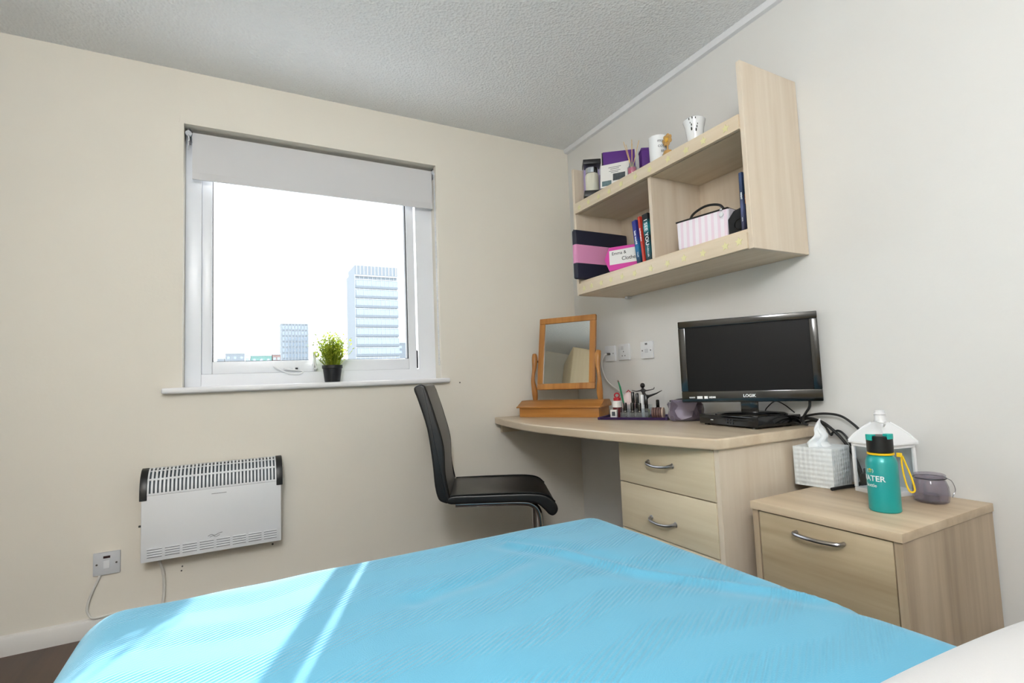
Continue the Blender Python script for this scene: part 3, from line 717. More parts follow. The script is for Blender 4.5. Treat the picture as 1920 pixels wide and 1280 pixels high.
# books
def book(label, y, th, h, dep, cover, title, tcol, tilt, x=-.235, sub=None, tsize=None, zz=LZ, bands=None):
    t = thing('paperback', label, 'book', (x, y, zz)); t.rotation_euler = (tilt, 0, 0); t['group'] = 'books on the wall shelf'
    cm = M[cover] if isinstance(cover, str) else cover
    c = MB(); c.box(-dep/2, -dep/2+.0012, -th/2, th/2, 0, h); c.box(-dep/2, dep/2, -th/2, -th/2+.0012, 0, h); c.box(-dep/2, dep/2, th/2-.0012, th/2, 0, h)
    co = c.obj('cover', cm, t, smooth=0); MB().box(-dep/2+.0015, dep/2-.003, -th/2+.0014, th/2-.0014, .002, h-.002).obj('pages', 'paper', t, smooth=0)
    # spine faces -x; title reads downwards
    text(title, tsize or th*.62, tcol, 'title', co, (-dep/2-.0004, 0, h*.60), (PI/2, PI/2, -PI/2), bold=.0004)
    if sub: text(sub, th*.36, tcol, 'author', co, (-dep/2-.0004, 0, h*.2), (PI/2, PI/2, -PI/2))
    return t
blue = stripe_mat('blue_cover', [(0, (16, 30, 54)), (.35, (18, 110, 160)), (.6, (44, 52, 140))], 'z', 1/.198, 0, interp='LINEAR')
tealc = stripe_mat('teal_cover', [(0, (12, 24, 30)), (.25, (22, 96, 108)), (.5, (10, 18, 24)), (.72, (26, 140, 150)), (.88, (10, 14, 20))], 'z', 1/.205, 0, interp='LINEAR')
book('blue paperback, leftmost of the three lower shelf books', -.917, .024, .195, .13, blue, 'lost world', 'print_white', math.radians(-6), x=-.232, sub='TALES')
book('red paperback between the blue and the teal books', -.945, .014, .203, .13, mat('red_cover', (206, 62, 44), .5), 'the blood sisters', 'print_white', math.radians(-5), x=-.230)
book('black and teal paperback against the shelf divider', -.974, .034, .205, .13, tealc, 'I SEE YOU', 'print_white', math.radians(-3), x=-.228, sub='THRILLER', tsize=.026)
slate = stripe_mat('slate_cover', [(0, (50, 44, 62)), (.4, (92, 100, 140)), (.62, (52, 66, 92)), (.9, (60, 80, 120))], 'z', 1/.21, 0, interp='LINEAR')
book('slate blue paperback at the right end of the shelf', -1.4325, .013, .208, .13, slate, 'NIGHT', 'print_white', math.radians(1), x=-.222, sub='NOVEL')
book('dark paperback with an orange band against the right end panel', -1.4535, .013, .185, .13, stripe_mat('dark_orange', [(0, (30, 30, 34)), (.5, (200, 130, 60)), (.68, (60, 80, 70))], 'z', 1/.185), 'days', 'print_white', 0, x=-.222)
# striped wash bag
t = thing('wash_bag', 'pink and white striped wash bag with black handle', 'bag', (-.235, -1.238, LZ), math.radians(-80))
MB().hexa([(-.105, -.045, 0), (.105, -.045, 0), (.105, .045, 0), (-.105, .045, 0)], [(-.11, -.040, .118), (.11, -.040, .118), (.11, .040, .118), (-.11, .040, .118)], .010, 3).obj('body', 'bag', t)
MB().tube([(-.108, -.041, .113), (.108, -.041, .113), (.108, .041, .113), (-.108, .041, .113)], .0032, 6, closed=True).obj('zip_trim', 'black', t)
MB().tube(spline([(-.075, -.0, .115), (-.055, 0, .142), (0, 0, .158), (.055, 0, .146), (.078, 0, .115)], 8), .0048, 8).obj('handle', 'black', t)
MB().ball((.085, -.044, .112), .006).obj('zip_pull', 'chrome', t); MB().lathe([(0, -.003), (.008, -.003), (.008, .003), (0, .003)], 16).obj('charm', 'cerw', t, (.087, -.049, .092), (PI/2, 0, 0))
t = thing('black_pouch', 'soft black pouch between the striped bag and the books', 'pouch', (-.215, -1.384, LZ), math.radians(-80))
MB().prism([(-.036, 0), (.036, 0), (.037, .075), (.018, .098), (-.012, .092), (-.036, .065)], 'y', -.05, .05, bev=.012, seg=3).obj('pouch', mat('black_fabric', (20, 20, 22), .8), t)
MB().lathe([(.018, 0), (.020, .002), (.018, .004)], 20).obj('ring', 'gloss_black', t, (.012, -.053, .035), (PI/2, 0, 0))

# ------------------------------------------------------------------ dressing mirror
mr = thing('dressing_mirror', 'pine dressing table mirror on a drawer base in the corner', 'mirror', (-.3715, -.3225, DZ), math.radians(213+90))
# local: x along the width (viewer left to right), y = away from the viewer
BW = .238
MB().box(-BW+.012, BW-.012, .008, .170, 0, .050, .002).obj('drawer_base', 'pine_x', mr)
MB().prism([(-.006, .050), (-.006, .056), (.012, .062), (.060, .086), (.150, .086), (.178, .062), (.178, .050)], 'x', -BW, BW, bev=.002).obj('sloped_lid', 'pine_x', mr)
MFZ, MW, MH, TL = .142, .335, .406, math.radians(11)
mir = bpy.data.objects.new('mirror_frame', None)
mf = MB(); fwid = .033
hw_ = MW/2
for (xa, xb, za, zb) in ((-hw_, hw_, 0, fwid), (-hw_, hw_, MH-fwid, MH), (-hw_, -hw_+fwid, fwid, MH-fwid), (hw_-fwid, hw_, fwid, MH-fwid)):
    mf.box(xa, xb, -.010, .012, za, zb, .004)
frm = mf.obj('mirror_frame', 'pine_z', mr, (.012, .098, MFZ), (-TL, 0, 0))
MB().box(-hw_+fwid-.002, hw_-fwid+.002, -.003, .001, fwid-.002, MH-fwid+.002).obj('mirror_glass', 'mirror', frm, smooth=0)
for sx in (-1, 1):
    x = .012+sx*(hw_+.022)
    P = spline([(x, .110, .085), (x, .105, .14), (x+sx*.004, .098, .20), (x-sx*.003, .105, .26), (x-sx*.004, .115, .315), (x, .122, .342)], 8)
    n = len(P); MB().tube(P, [.013+.0035*math.sin(3.2*PI*i/n) for i in range(n)], 12).obj('upright', 'pine_z', mr)
    MB().cyl((x-sx*.018, .125, .30), (x+sx*.006, .125, .30), .006, seg=10).obj('pivot', 'screw', mr)

# ------------------------------------------------------------------ sockets on the right wall
def plate(y, z, kind, lab):
    t = thing('wall_socket', lab, 'socket', (0, y, z), group='sockets above the desk')
    MB().box(-.011, 0, -.043, .043, -.043, .043, .003).obj('plate', 'plastic', t)
    if kind == 'switched':
        MB().box(-.0135, -.010, -.004, .018, .012, .032, .001).obj('rocker', 'plasticg', t)
        for dy, dz in ((0, .002), (-.011, -.020), (.011, -.020)): MB().box(-.0114, -.0105, dy-.003, dy+.003, dz-.0035, dz+.0035).obj('pin_hole', 'print_grey', t)
    if kind == 'aerial':
        MB().cyl((-.0112, 0, -.002), (-.030, 0, -.002), .0065, seg=14).obj('coax_plug', 'screw', t)
        for dy in (-.03, .03): MB().cyl((-.0118, dy, 0), (-.0108, dy, 0), .003, seg=10).obj('screw', 'screw', t)
    if kind == 'phone':
        MB().box(-.0118, -.0105, -.012, .012, -.014, .006).obj('port', 'plasticg', t); MB().box(-.0118, -.0108, -.008, .008, .026, .036).obj('badge', 'print_grey', t)
        for dy in (-.03, .03): MB().cyl((-.0118, dy, -.002), (-.0108, dy, -.002), .0035, seg=10).obj('screw', 'screw', t)
    return t
plate(-.330, 1.044, 'aerial', 'white aerial socket plate right beside the mirror upright')
plate(-.446, 1.046, 'switched', 'white power socket, middle of the three wall plates')
plate(-.622, 1.045, 'phone', 'white telephone socket, the plate nearest the television')
tag(MB().tube(spline([(-.030, -.330, 1.042), (-.042, -.318, 1.034), (-.042, -.295, 1.00), (-.030, -.285, .95), (-.028, -.31, .90), (-.03, -.36, .865), (-.04, -.43, .84), (-.045, -.49, .80), (-.04, -.54, .745), (-.025, -.60, .722), (-.016, -.68, .7205)], 8), .004, 8).obj('aerial_cable', 'wcable'), 'white aerial lead running from the wall plate down behind the tray', 'cable')

# ------------------------------------------------------------------ make-up tray and its contents
tray = thing('makeup_tray', 'dark purple tray holding make-up on the desk', 'tray', (-.165, -.70, DZ), math.radians(-28))
# local x roughly along the desk towards the viewer's right
TRX, TRY = .158, .086
trm = MB()
trm.prism([(-TRY, .0), (TRY, .0), (TRY+.008, .012), (TRY, .012), (TRY-.008, .004), (-TRY+.008, .004), (-TRY, .012), (-TRY-.008, .012)], 'x', -TRX, TRX)
tray.rotation_euler = (0, 0, math.radians(-58))
trm.obj('tray_body', 'dpurple', tray)
for sx in (-1, 1): MB().box(sx*TRX-.006, sx*TRX+.006, -TRY-.006, TRY+.006, 0, .013, .003).obj('tray_end', 'dpurple', tray)
ca, sa = math.cos(math.radians(-58)), math.sin(math.radians(-58))
def onT(x, y): return (-.165+ca*x-sa*y, -.70+sa*x+ca*y, DZ+.0045)
RZ = math.radians(-58)
t = thing('acrylic_organiser', 'clear acrylic lipstick organiser on the purple tray', 'organiser', onT(.010, -.040), RZ)
q = MB()
q.box(-.066, .066, -.040, .040, 0, .003); q.box(-.066, .066, -.040, -.0385, .003, .030); q.box(-.066, .066, .0385, .040, .003, .062); q.box(-.066, -.0645, -.0385, .0385, .003, .048); q.box(.0645, .066, -.0385, .0385, .003, .048); q.box(-.0645, .0645, -.001, .0005, .003, .045)
q.obj('case', 'clear', t, smooth=0)
for x in (-.022, .022): MB().box(x-.0006, x+.0006, -.0385, -.001, .003, .030).obj('partition', 'clear', t, smooth=0)
def lipstick(x, y, lab, h=.068, r=.0085, m='gloss_black'):
    t = thing('lipstick', lab, 'lipstick', onT(x, y), RZ); t.location.z += .0035
    MB().lathe([(0, 0), (r, 0), (r, h*.42), (0, h*.42)], 16).obj('base', m, t); MB().lathe([(r*.92, h*.42), (r*.92, h*.46)], 16).obj('ring', 'chrome', t)
    MB().lathe([(r*1.02, h*.46), (r*1.02, h*.94), (r*.85, h), (0, h)], 16).obj('cap', m, t); t['group'] = 'lipsticks in the organiser'
lipstick(-.037, -.060, 'black lipstick at the left of the organiser front row', .070)
lipstick(-.002, -.060, 'black lipstick in the middle of the organiser front row', .070)
lipstick(.031, -.060, 'black lipstick at the right of the organiser front row', .068)
for i, (x, y, h, m, lab) in enumerate(((-.010, -.018, .118, 'brown', 'tall brown make-up tube at the back of the organiser'), (.010, -.018, .112, 'gloss_black', 'tall black make-up tube at the back of the organiser'), (.034, -.018, .104, 'cerw', 'white capped make-up tube at the back of the organiser'), (.052, -.018, .102, 'gloss_black', 'black make-up tube at the right end of the organiser'))):
    t = thing('makeup_tube', lab, 'make-up', onT(x, y), RZ, 'tubes in the organiser'); t.location.z += .0035
    MB().lathe([(0, 0), (.0085, 0), (.0085, h*.55), (.007, h*.56), (0, h*.56)], 14).obj('tube', m, t); MB().lathe([(.0078, h*.565), (.0078, h*.97), (.006, h), (0, h)], 14).obj('cap', 'gloss_black' if m != 'cerw' else 'cerw', t)
# nail varnish, bottles
t = thing('nail_varnish', 'black capped nail varnish bottle nearest the satin pouch', 'bottle', onT(.102, -.005), RZ)
MB().lathe([(0, 0), (.013, 0), (.014, .004), (.014, .034), (.007, .042), (0, .042)], 16).obj('bottle', mat('yellow_varnish', (206, 200, 40), .2), t); MB().lathe([(.0072, .042), (.0085, .046), (.0075, .082), (0, .084)], 14).obj('cap', 'gloss_black', t)
t = thing('pill_bottle', 'red and white bottle with looped red cap on the tray', 'bottle', onT(-.090, -.012), RZ)
MB().lathe([(0, 0), (.021, 0), (.022, .003), (.022, .072), (.016, .082), (0, .082)], 20).obj('bottle', mat('dark_red_bottle', (96, 22, 30), .3), t)
MB().lathe([(.0224, .050), (.0224, .078), (.018, .081)], 20).obj('label', 'paper', t); MB().lathe([(.0175, .082), (.0175, .095), (0, .097)], 18).obj('cap', 'red', t)
MB().tube([(.012*math.cos(a), 0, .106+.011*math.sin(a)) for a in [2*PI*i/14 for i in range(14)]], .0035, 6, closed=True).obj('cap_loop', 'red', t)
t = thing('small_carton', 'small white box with dark print standing on the tray left', 'box', onT(-.094, -.055), RZ)
MB().box(-.015, .015, -.010, .010, 0, .040, .001).obj('carton', 'paper', t); MB().box(-.007, .009, -.0106, -.0098, .012, .032).obj('print', 'photo', t)
t = thing('makeup_brush', 'green handled make-up brush leaning up in the organiser', 'brush', onT(-.046, -.018)); t.location.z += .004
MB().tube([(0, 0, .002), (-.012, .020, .14), (-.016, .026, .166)], [.0035, .0045, .003], 8).obj('handle', 'green', t); MB().tube([(-.016, .026, .166), (-.0175, .028, .176)], [.0045, .002], 8).obj('bristles', 'brown', t)
t = thing('cotton_pouch', 'clear bag of pale cotton pads behind the organiser', 'bag', onT(-.050, .046), RZ)
MB().lathe([(0, 0), (.030, 0), (.036, .02), (.035, .07), (.026, .105), (.010, .118), (0, .118)], 12, sy=.7).obj('bag', mat('pale_pink_film', (222, 202, 198), .35), t); MB().tube([(-.012, 0, .115), (0, 0, .128), (.012, 0, .115)], .003, 6).obj('tie', 'red', t)
t = thing('compact_stack', 'stack of brown and beige compacts at the tray right', 'compact', onT(.118, -.052), RZ)
for i in range(5):
    x = -.026+i*.011; MB().lathe([(0, -.004), (.024, -.004), (.0255, 0), (.024, .004), (0, .004)], 22).obj('compact', 'brown' if i < 4 else 'skin_beige', t, (x, 0, .0256), (0, PI/2, 0))
# dancer figurine
def dancer():
    t = thing('dancer_figurine', 'black dancer figurine with outstretched arms and raised leg', 'figurine', onT(.026, .050), math.radians(-62))
    J = [(0, 0, .004), (0, 0, .052), (.004, 0, .092), (-.002, 0, .108), (-.006, 0, .126), (-.006, 0, .135), (-.006, 0, .150),
         (-.020, 0, .124), (-.040, 0, .121), (-.062, 0, .127), (.012, 0, .124), (.030, 0, .127), (.048, 0, .131), (.052, 0, .140), (.030, 0, .100), (.060, 0, .110), (.088, 0, .124)]
    R = [.005, .007, .012, .009, .010, .005, .006, .004, .003, .002, .004, .003, .0025, .0018, .007, .0045, .002]
    Ed = [(0, 1), (1, 2), (2, 3), (3, 4), (4, 5), (5, 6), (4, 7), (7, 8), (8, 9), (4, 10), (10, 11), (11, 12), (12, 13), (2, 14), (14, 15), (15, 16)]
    me = bpy.data.meshes.new('body'); me.from_pydata(J, Ed, []); o = bpy.data.objects.new('body', me); COL.objects.link(o)
    sk = o.modifiers.new('skin', 'SKIN'); ly = me.skin_vertices[0] if me.skin_vertices else me.skin_vertices.new()
    for i, r in enumerate(R): me.skin_vertices[0].data[i].radius = (r, r*.8); me.skin_vertices[0].data[i].use_root = (i == 2)
    o.modifiers.new('sub', 'SUBSURF').levels = 2
    dg = bpy.context.evaluated_depsgraph_get(); dg.update(); m2 = bpy.data.meshes.new_from_object(o.evaluated_get(dg)); bpy.data.objects.remove(o)
    m2.name = 'body'; m2.materials.clear(); m2.materials.append(M['figure']); m2.shade_smooth()
    o = bpy.data.objects.new('body', m2); COL.objects.link(o); o.parent = t
    MB().ball((-.006, 0, .149), .0115, sz=1.12).obj('head', 'figure', t)
    MB().lathe([(0, 0), (.022, 0), (.022, .004), (.008, .008), (0, .008)], 20).obj('stand', 'figure', t)
try: dancer()
except Exception as ex: print('dancer', ex)
# satin pouch
def lump(sx, sy, sz, seed, facets=True):
    from mathutils import noise
    b = MB(); bmesh.ops.create_icosphere(b.bm, subdivisions=3, radius=1)
    for v in b.bm.verts:
        p = v.co.copy(); q = Vector((math.copysign(abs(p.x)**.55, p.x), math.copysign(abs(p.y)**.55, p.y), math.copysign(abs(p.z)**.6, p.z)))
        n = noise.noise(p*1.8+Vector((seed, 0, 0)))*.24 + noise.noise(p*4+Vector((0, seed, 0)))*.10
        q = q*(1+n); v.co = Vector((q.x*sx, q.y*sy, max(q.z, -.92)*sz+sz*.92))
    return b
t = thing('satin_pouch', 'crumpled lilac grey satin pouch beside the television', 'pouch', (-.112, -.948, DZ), math.radians(-48))
lump(.075, .052, .049, 3.1).obj('pouch', 'pouch', t, smooth=12)
MB().tube(spline([(-.06, -.02, .086), (0, -.03, .094), (.06, -.024, .083)], 6), .003, 6).obj('zip', 'print_black', t)

# ------------------------------------------------------------------ television and set-top box
bx = thing('disc_player', 'slim black disc player under the television', 'player', (-.112, -1.245, DZ), math.radians(-6))
MB().box(-.105, .106, -.162, .125, .006, .042, .003).obj('case', 'gloss_black', bx)
MB().box(-.1065, -.104, -.14, .11, .028, .033).obj('disc_slot', 'black', bx); MB().box(-.1068, -.1045, .05, .062, .021, .024).obj('indicator', 'print_white', bx)
for i in range(3):
    for k in range(2): MB().cyl((-.1072, -.02-.014*i, .016+.011*k), (-.104, -.02-.014*i, .016+.011*k), .0035, seg=8).obj('button', 'zinc', bx)
for px in (-.085, .08):
    for py in (-.13, .105): MB().cyl((px, py, 0), (px, py, .006), .010, seg=10).obj('foot', 'black', bx)
tv = thing('television', 'black flat television standing on the disc player', 'television', (-.150, -1.302, DZ+.0425), math.radians(213+90))
# local: x to the viewer's right, -y towards the viewer
TW_, TH_ = .478, .319; z0 = .807-DZ-.0425
bz = MB()
sw = .026; bbz = .042
bz.box(-TW_/2, TW_/2, .002, .030, z0, z0+TH_, .006, 2)
shell = bz.obj('back_shell', 'black', tv)
fz = MB()
fz.box(-TW_/2, TW_/2, -.012, .002, z0+TH_-sw, z0+TH_, .003); fz.box(-TW_/2, TW_/2, -.012, .002, z0, z0+bbz, .003)
fz.box(-TW_/2, -TW_/2+sw, -.012, .002, z0+bbz, z0+TH_-sw, .003); fz.box(TW_/2-sw, TW_/2, -.012, .002, z0+bbz, z0+TH_-sw, .003)
fzo = fz.obj('bezel', 'gloss_black', tv)
MB().box(-TW_/2+sw, TW_/2-sw, -.004, .001, z0+bbz, z0+TH_-sw).obj('screen', mat('matte_screen', (15, 15, 16), .35, spec=.15), tv, smooth=0)
MB().hexa([(-.11, .02, z0+.05), (.11, .02, z0+.05), (.10, .055, z0+.07), (-.10, .055, z0+.07)], [(-.11, .02, z0+.25), (.11, .02, z0+.25), (.10, .055, z0+.23), (-.10, .055, z0+.23)], .006).obj('rear_housing', 'black', tv)
MB().box(-.030, .030, .004, .035, .006, z0+.06, .004).obj('neck', 'gloss_black', tv)
MB().lathe([(0, 0), (.125, 0), (.125, .004), (.115, .009), (.03, .014), (0, .014)], 48, (0, .02, 0), sy=.62).obj('stand', 'gloss_black', tv)
text('LOGIK', .0145, 'print_white', 'brand_lettering', fzo, (.004, -.0124, z0+.023), (PI/2, 0, 0), bold=.0004)
for x, w, h in ((-.200, .022, .006), (-.172, .020, .010), (-.149, .013, .010), (-.126, .024, .007)):
    MB().box(x-w/2, x+w/2, -.0126, -.0118, z0+.019-h/2, z0+.019+h/2).obj('feature_logo', 'print_white' if w < .021 else 'print_grey', fzo)
text('READY', .007, 'print_white', 'feature_lettering', fzo, (-.200, -.013, z0+.019), (PI/2, 0, 0)); text('HDMI', .0095, 'print_white', 'feature_lettering', fzo, (-.126, -.013, z0+.019), (PI/2, 0, 0), bold=.0004)
# cables behind the television
CZ = DZ
def cable(pts, r, lab, n=8, m='cable'): return tag(MB().tube(spline(pts, n), r, 8).obj('power_cable', m), lab, 'cable', 'black leads beside the television')
cable([(-.03, -1.418, .744), (-.025, -1.45, .755), (-.025, -1.503, .763), (-.025, -1.557, .758), (-.025, -1.598, .732), (-.022, -1.625, .699), (-.012, -1.638, .655), (-.010, -1.643, .60), (-.010, -1.640, .545)], .0042, 'thick black lead arching from the disc player towards the lantern')
cable([(-.034, -1.420, .734), (-.030, -1.447, .744), (-.030, -1.494, .735), (-.030, -1.533, .708), (-.030, -1.570, .668), (-.030, -1.598, .618), (-.030, -1.612, .576), (-.036, -1.617, .552), (-.070, -1.620, .5425), (-.123, -1.613, .5425), (-.19, -1.607, .5425)], .0052, 'black lead curling round the tissue box')
cable([(-.020, -1.420, .726), (-.018, -1.46, .735), (-.017, -1.495, .722), (-.016, -1.515, .69), (-.016, -1.523, .698), (-.016, -1.540, .706), (-.016, -1.557, .698), (-.016, -1.575, .672), (-.016, -1.590, .62), (-.016, -1.600, .56), (-.018, -1.605, .543)], .0036, 'thinner black lead looped behind the tissue box')
cable([(-.045, -1.468, .83), (-.044, -1.466, .79), (-.044, -1.450, .765), (-.044, -1.438, .745), (-.044, -1.440, .728), (-.040, -1.452, .7215)], .0045, 'black lead dropping from the television right corner')
cable([(-.04, -1.285, .762), (-.04, -1.295, .778), (-.04, -1.33, .803), (-.04, -1.366, .792), (-.04, -1.405, .764)], .0022, 'fine black wire arched behind the television stand')
pl = thing('mains_plug', 'black mains adaptor lying behind the tissue box', 'plug', (-.060, -1.640, QZ), math.radians(20))
MB().box(-.016, .016, -.012, .012, 0, .045, .005).obj('body', 'black', pl); MB().box(-.010, .010, -.003, .003, .045, .060).obj('pin', 'zinc', pl)

# ------------------------------------------------------------------ bedside things
tb = thing('tissue_box', 'white woven pattern cube tissue box on the bedside cabinet', 'tissue box', (-.108, -1.532, QZ), math.radians(6))
a_ = .062
bxm = MB(); bxm.box(-a_, a_, -a_, a_, 0, .128, .003)
bxo = bxm.obj('box', 'tissuebox', tb)
MB().lathe([(0, .1284), (.030, .1284), (.030, .1290), (0, .1290)], 24, sx=1.0, sy=.62).obj('slot', 'print_black', tb)
def tissue():
    b = MB(); from mathutils import noise
    n, m_ = 22, 12; rows = []
    for j in range(m_+1):
        v = j/m_; row = []
        for i in range(n):
            a = 2*PI*i/n; w_ = 1+.30*math.sin(3*a+1.5*v)+.18*math.sin(5*a+v); row.append(b.bm.verts.new(((.040*(1-v)**.9+.010)*w_*math.cos(a)+.012*v*v, (.024*(1-v)**.8+.0022)*w_*math.sin(a)+.006*math.sin(9*v), .1275+.074*v+.014*v*math.cos(a-.5))))
        rows.append(row)
    for A, B in zip(rows, rows[1:]):
        for i in range(n): b.bm.faces.new((A[i], A[(i+1) % n], B[(i+1) % n], B[i]))
    b.bm.faces.new(rows[-1])
    return b
tag(tissue().obj('tissue', 'tissue', None, tb.location, (0, 0, .2), smooth=60), 'white tissue pulled up out of the cube box', 'tissue')
# water bottle
wbt = thing('water_bottle', 'teal water bottle with black lid and yellow strap', 'bottle', (-.300, -1.812, QZ), 0)
RB = .0365
MB().lathe([(0, 0), (RB-.003, 0), (RB, .003), (RB, .128), (RB-.004, .142), (RB-.010, .149), (0, .149)], 40).obj('body', 'teal', wbt)
MB().lathe([(RB-.009, .149), (RB-.0055, .150), (RB-.0055, .1545), (RB-.009, .155)], 40).obj('strap_ring', 'yellow', wbt)
MB().lathe([(RB-.0085, .155), (RB-.0062, .157), (RB-.0062, .197), (RB-.009, .200), (0, .200)], 40).obj('lid', 'black', wbt)
# viewer direction from the bottle
vd = math.atan2(CAMP.y+1.812, CAMP.x+.300)
def on_lid(a, r, z): return (r*math.cos(vd+a), r*math.sin(vd+a), z)
# a>0 turns towards the viewer's ... left is +
lidm = MB()
for a0_, a1_, z0_, z1_ in ((-1.35, -.55, .188, .2035), (.6, 1.45, .192, .206)):
    pts = [(RB-.0052)*1.0]
    poly = [((RB-.0052)*math.cos(vd+a0_+(a1_-a0_)*i/8), (RB-.0052)*math.sin(vd+a0_+(a1_-a0_)*i/8)) for i in range(9)] + [((RB-.022)*math.cos(vd+a1_-(a1_-a0_)*i/8), (RB-.022)*math.sin(vd+a1_-(a1_-a0_)*i/8)) for i in range(9)]
    MB().prism(poly, 'z', z0_, z1_, bev=.001, seg=1).obj('lid_latch', 'tealp', wbt, label='teal lid latch')
ang = vd+1.25
sx_, sy_ = math.cos(ang), math.sin(ang); tx_, ty_ = -sy_, sx_
q = RB+.004
MB().box(-.006, .006, -.004, .004, -.006, .005, .002).obj('strap_tab', 'yellow', wbt, (sx_*(q+.002), sy_*(q+.002), .152), (0, 0, ang))
loop = [(sx_*(q+.006), sy_*(q+.006), .150), (sx_*(q+.006), sy_*(q+.006), .12), (sx_*(q+.010), sy_*(q+.010), .085), (sx_*(q+.016), sy_*(q+.016), .062), (sx_*(q+.024), sy_*(q+.024), .058), (sx_*(q+.029), sy_*(q+.029), .066), (sx_*(q+.024), sy_*(q+.024), .095), (sx_*(q+.014), sy_*(q+.014), .13), (sx_*(q+.008), sy_*(q+.008), .150)]
MB().tube(spline(loop, 6), .0022, 8).obj('strap', 'yellow', wbt, label='yellow wrist strap')
def wrapb(v): return ((RB+.0004+v.z*.5)*math.sin(v.x/RB), -(RB+.0004+v.z*.5)*math.cos(v.x/RB), v.y)
rzt = vd+PI/2+math.radians(-46)      # lettering turned towards the left of the bottle as seen
text('WATER', .0205, 'print_white', 'lettering', wbt, (0, 0, .088), (0, 0, rzt), f=wrapb, bold=.0003)
text('bottle', .0125, 'print_white', 'lettering', wbt, (0, 0, .070), (0, 0, rzt), f=wrapb)
text('(', .012, 'print_white', 'lettering', wbt, (0, 0, .109), (0, 0, rzt-.22), f=wrapb); text(')', .012, 'print_white', 'lettering', wbt, (0, 0, .109), (0, 0, rzt+.22), f=wrapb)
text('*', .024, 'yellow', 'sun_mark', wbt, (0, 0, .104), (0, 0, rzt), f=wrapb, bold=.0006)
# lantern
ln = thing('lantern', 'white metal lantern standing behind the teal bottle', 'lantern', (-.088, -1.712, QZ), math.radians(-14))
A2 = .057
MB().box(-A2, A2, -A2, A2, 0, .014, .003).obj('base', 'lanternw', ln)
for sx in (-1, 1):
    for sy in (-1, 1): MB().box(sx*A2-.008*(sx > 0)-0, sx*A2+.008*(sx < 0), sy*A2-.008*(sy > 0), sy*A2+.008*(sy < 0), .0145, .140, .001).obj('corner_post', 'lanternw', ln)
q = MB(); q.box(-A2, A2, -A2, A2, .140, .150, .002); q.box(-A2-.006, A2+.006, -A2-.006, A2+.006, .150, .156, .002); q.obj('top_frame', 'lanternw', ln)
for ax in range(4):
    a = ax*PI/2; MB().box(-A2+.009, A2-.009, -.001, .001, .015, .140).obj('pane', 'pane', ln, (math.sin(a)*(A2-.005), -math.cos(a)*(A2-.005), 0), (0, 0, a), smooth=0)
MB().lathe([(.087, .156), (.070, .176), (.046, .197), (.024, .212), (.016, .216), (0, .217)], 4, a0=PI/4).obj('roof', 'lanternw', ln, smooth=20)
for k in range(4):
    a = PI/4+k*PI/2; MB().tube([(.087*math.cos(a), .087*math.sin(a), .157), (.070*math.cos(a), .070*math.sin(a), .177), (.046*math.cos(a), .046*math.sin(a), .198), (.024*math.cos(a), .024*math.sin(a), .213)], .003, 6).obj('roof_ridge', 'lanternw', ln)
MB().lathe([(.017, .216), (.015, .222), (.014, .236), (.017, .239), (.014, .242), (.013, .250), (0, .252)], 18).obj('finial', 'lanternw', ln)
MB().tube(spline([(-.03, -.036, .206), (-.05, -.055, .217), (-.058, -.04, .222), (-.03, -.02, .219)], 6), .0028, 6).obj('bail', 'lanternw', ln)
for k in range(3): MB().lathe([(.006, 0), (.0062, .004)], 8).obj('vent_hole', 'print_grey', ln, (.0, -.0495+.008*k, .198+.004*k)) if False else None
MB().lathe([(0, .0145), (.030, .0145), (.031, .018), (.031, .085), (.028, .090), (0, .089)], 24).obj('candle', 'candle', ln)
# lilac jar
jr = thing('glass_jar', 'lilac glass tealight jar with wire handle on the bedside cabinet', 'jar', (-.108, -1.836, QZ), math.radians(20))
MB().lathe([(0, 0), (.034, 0), (.040, .004), (.0425, .022), (.041, .045), (.036, .060), (.0335, .066), (.0365, .070), (.0368, .076), (.034, .078), (.031, .076), (.031, .068), (.033, .060), (.038, .044), (.0395, .022), (.037, .008), (0, .006)], 40).obj('jar', 'lilac_glass', jr)
MB().tube([(.0375*math.cos(2*PI*i/32), .0375*math.sin(2*PI*i/32), .068) for i in range(32)], .0014, 6, closed=True).obj('wire_ring', 'zinc', jr)
MB().tube(spline([(.0, -.039, .068), (.012, -.048, .058), (.020, -.053, .035), (.018, -.048, .022), (.008, -.046, .016)], 6), .0012, 6).obj('wire_handle', 'steel', jr)
MB().lathe([(0, .0065), (.019, .0065), (.019, .020), (.016, .021), (0, .018)], 20).obj('tealight', mat('tealight_tin', (80, 70, 84), .35, metal=.6), jr)
# lead on the floor behind the pillow
cl = MB()
cl.tube(spline([(-.03+.012*math.cos(k*1.3), -1.945-.018*k+.0, .16+.022*math.sin(k*1.3)+.012) for k in range(14)], 6), .006, 8)
tag(cl.obj('coiled_lead', 'cable'), 'dark coiled lead against the wall behind the pillow', 'cable')

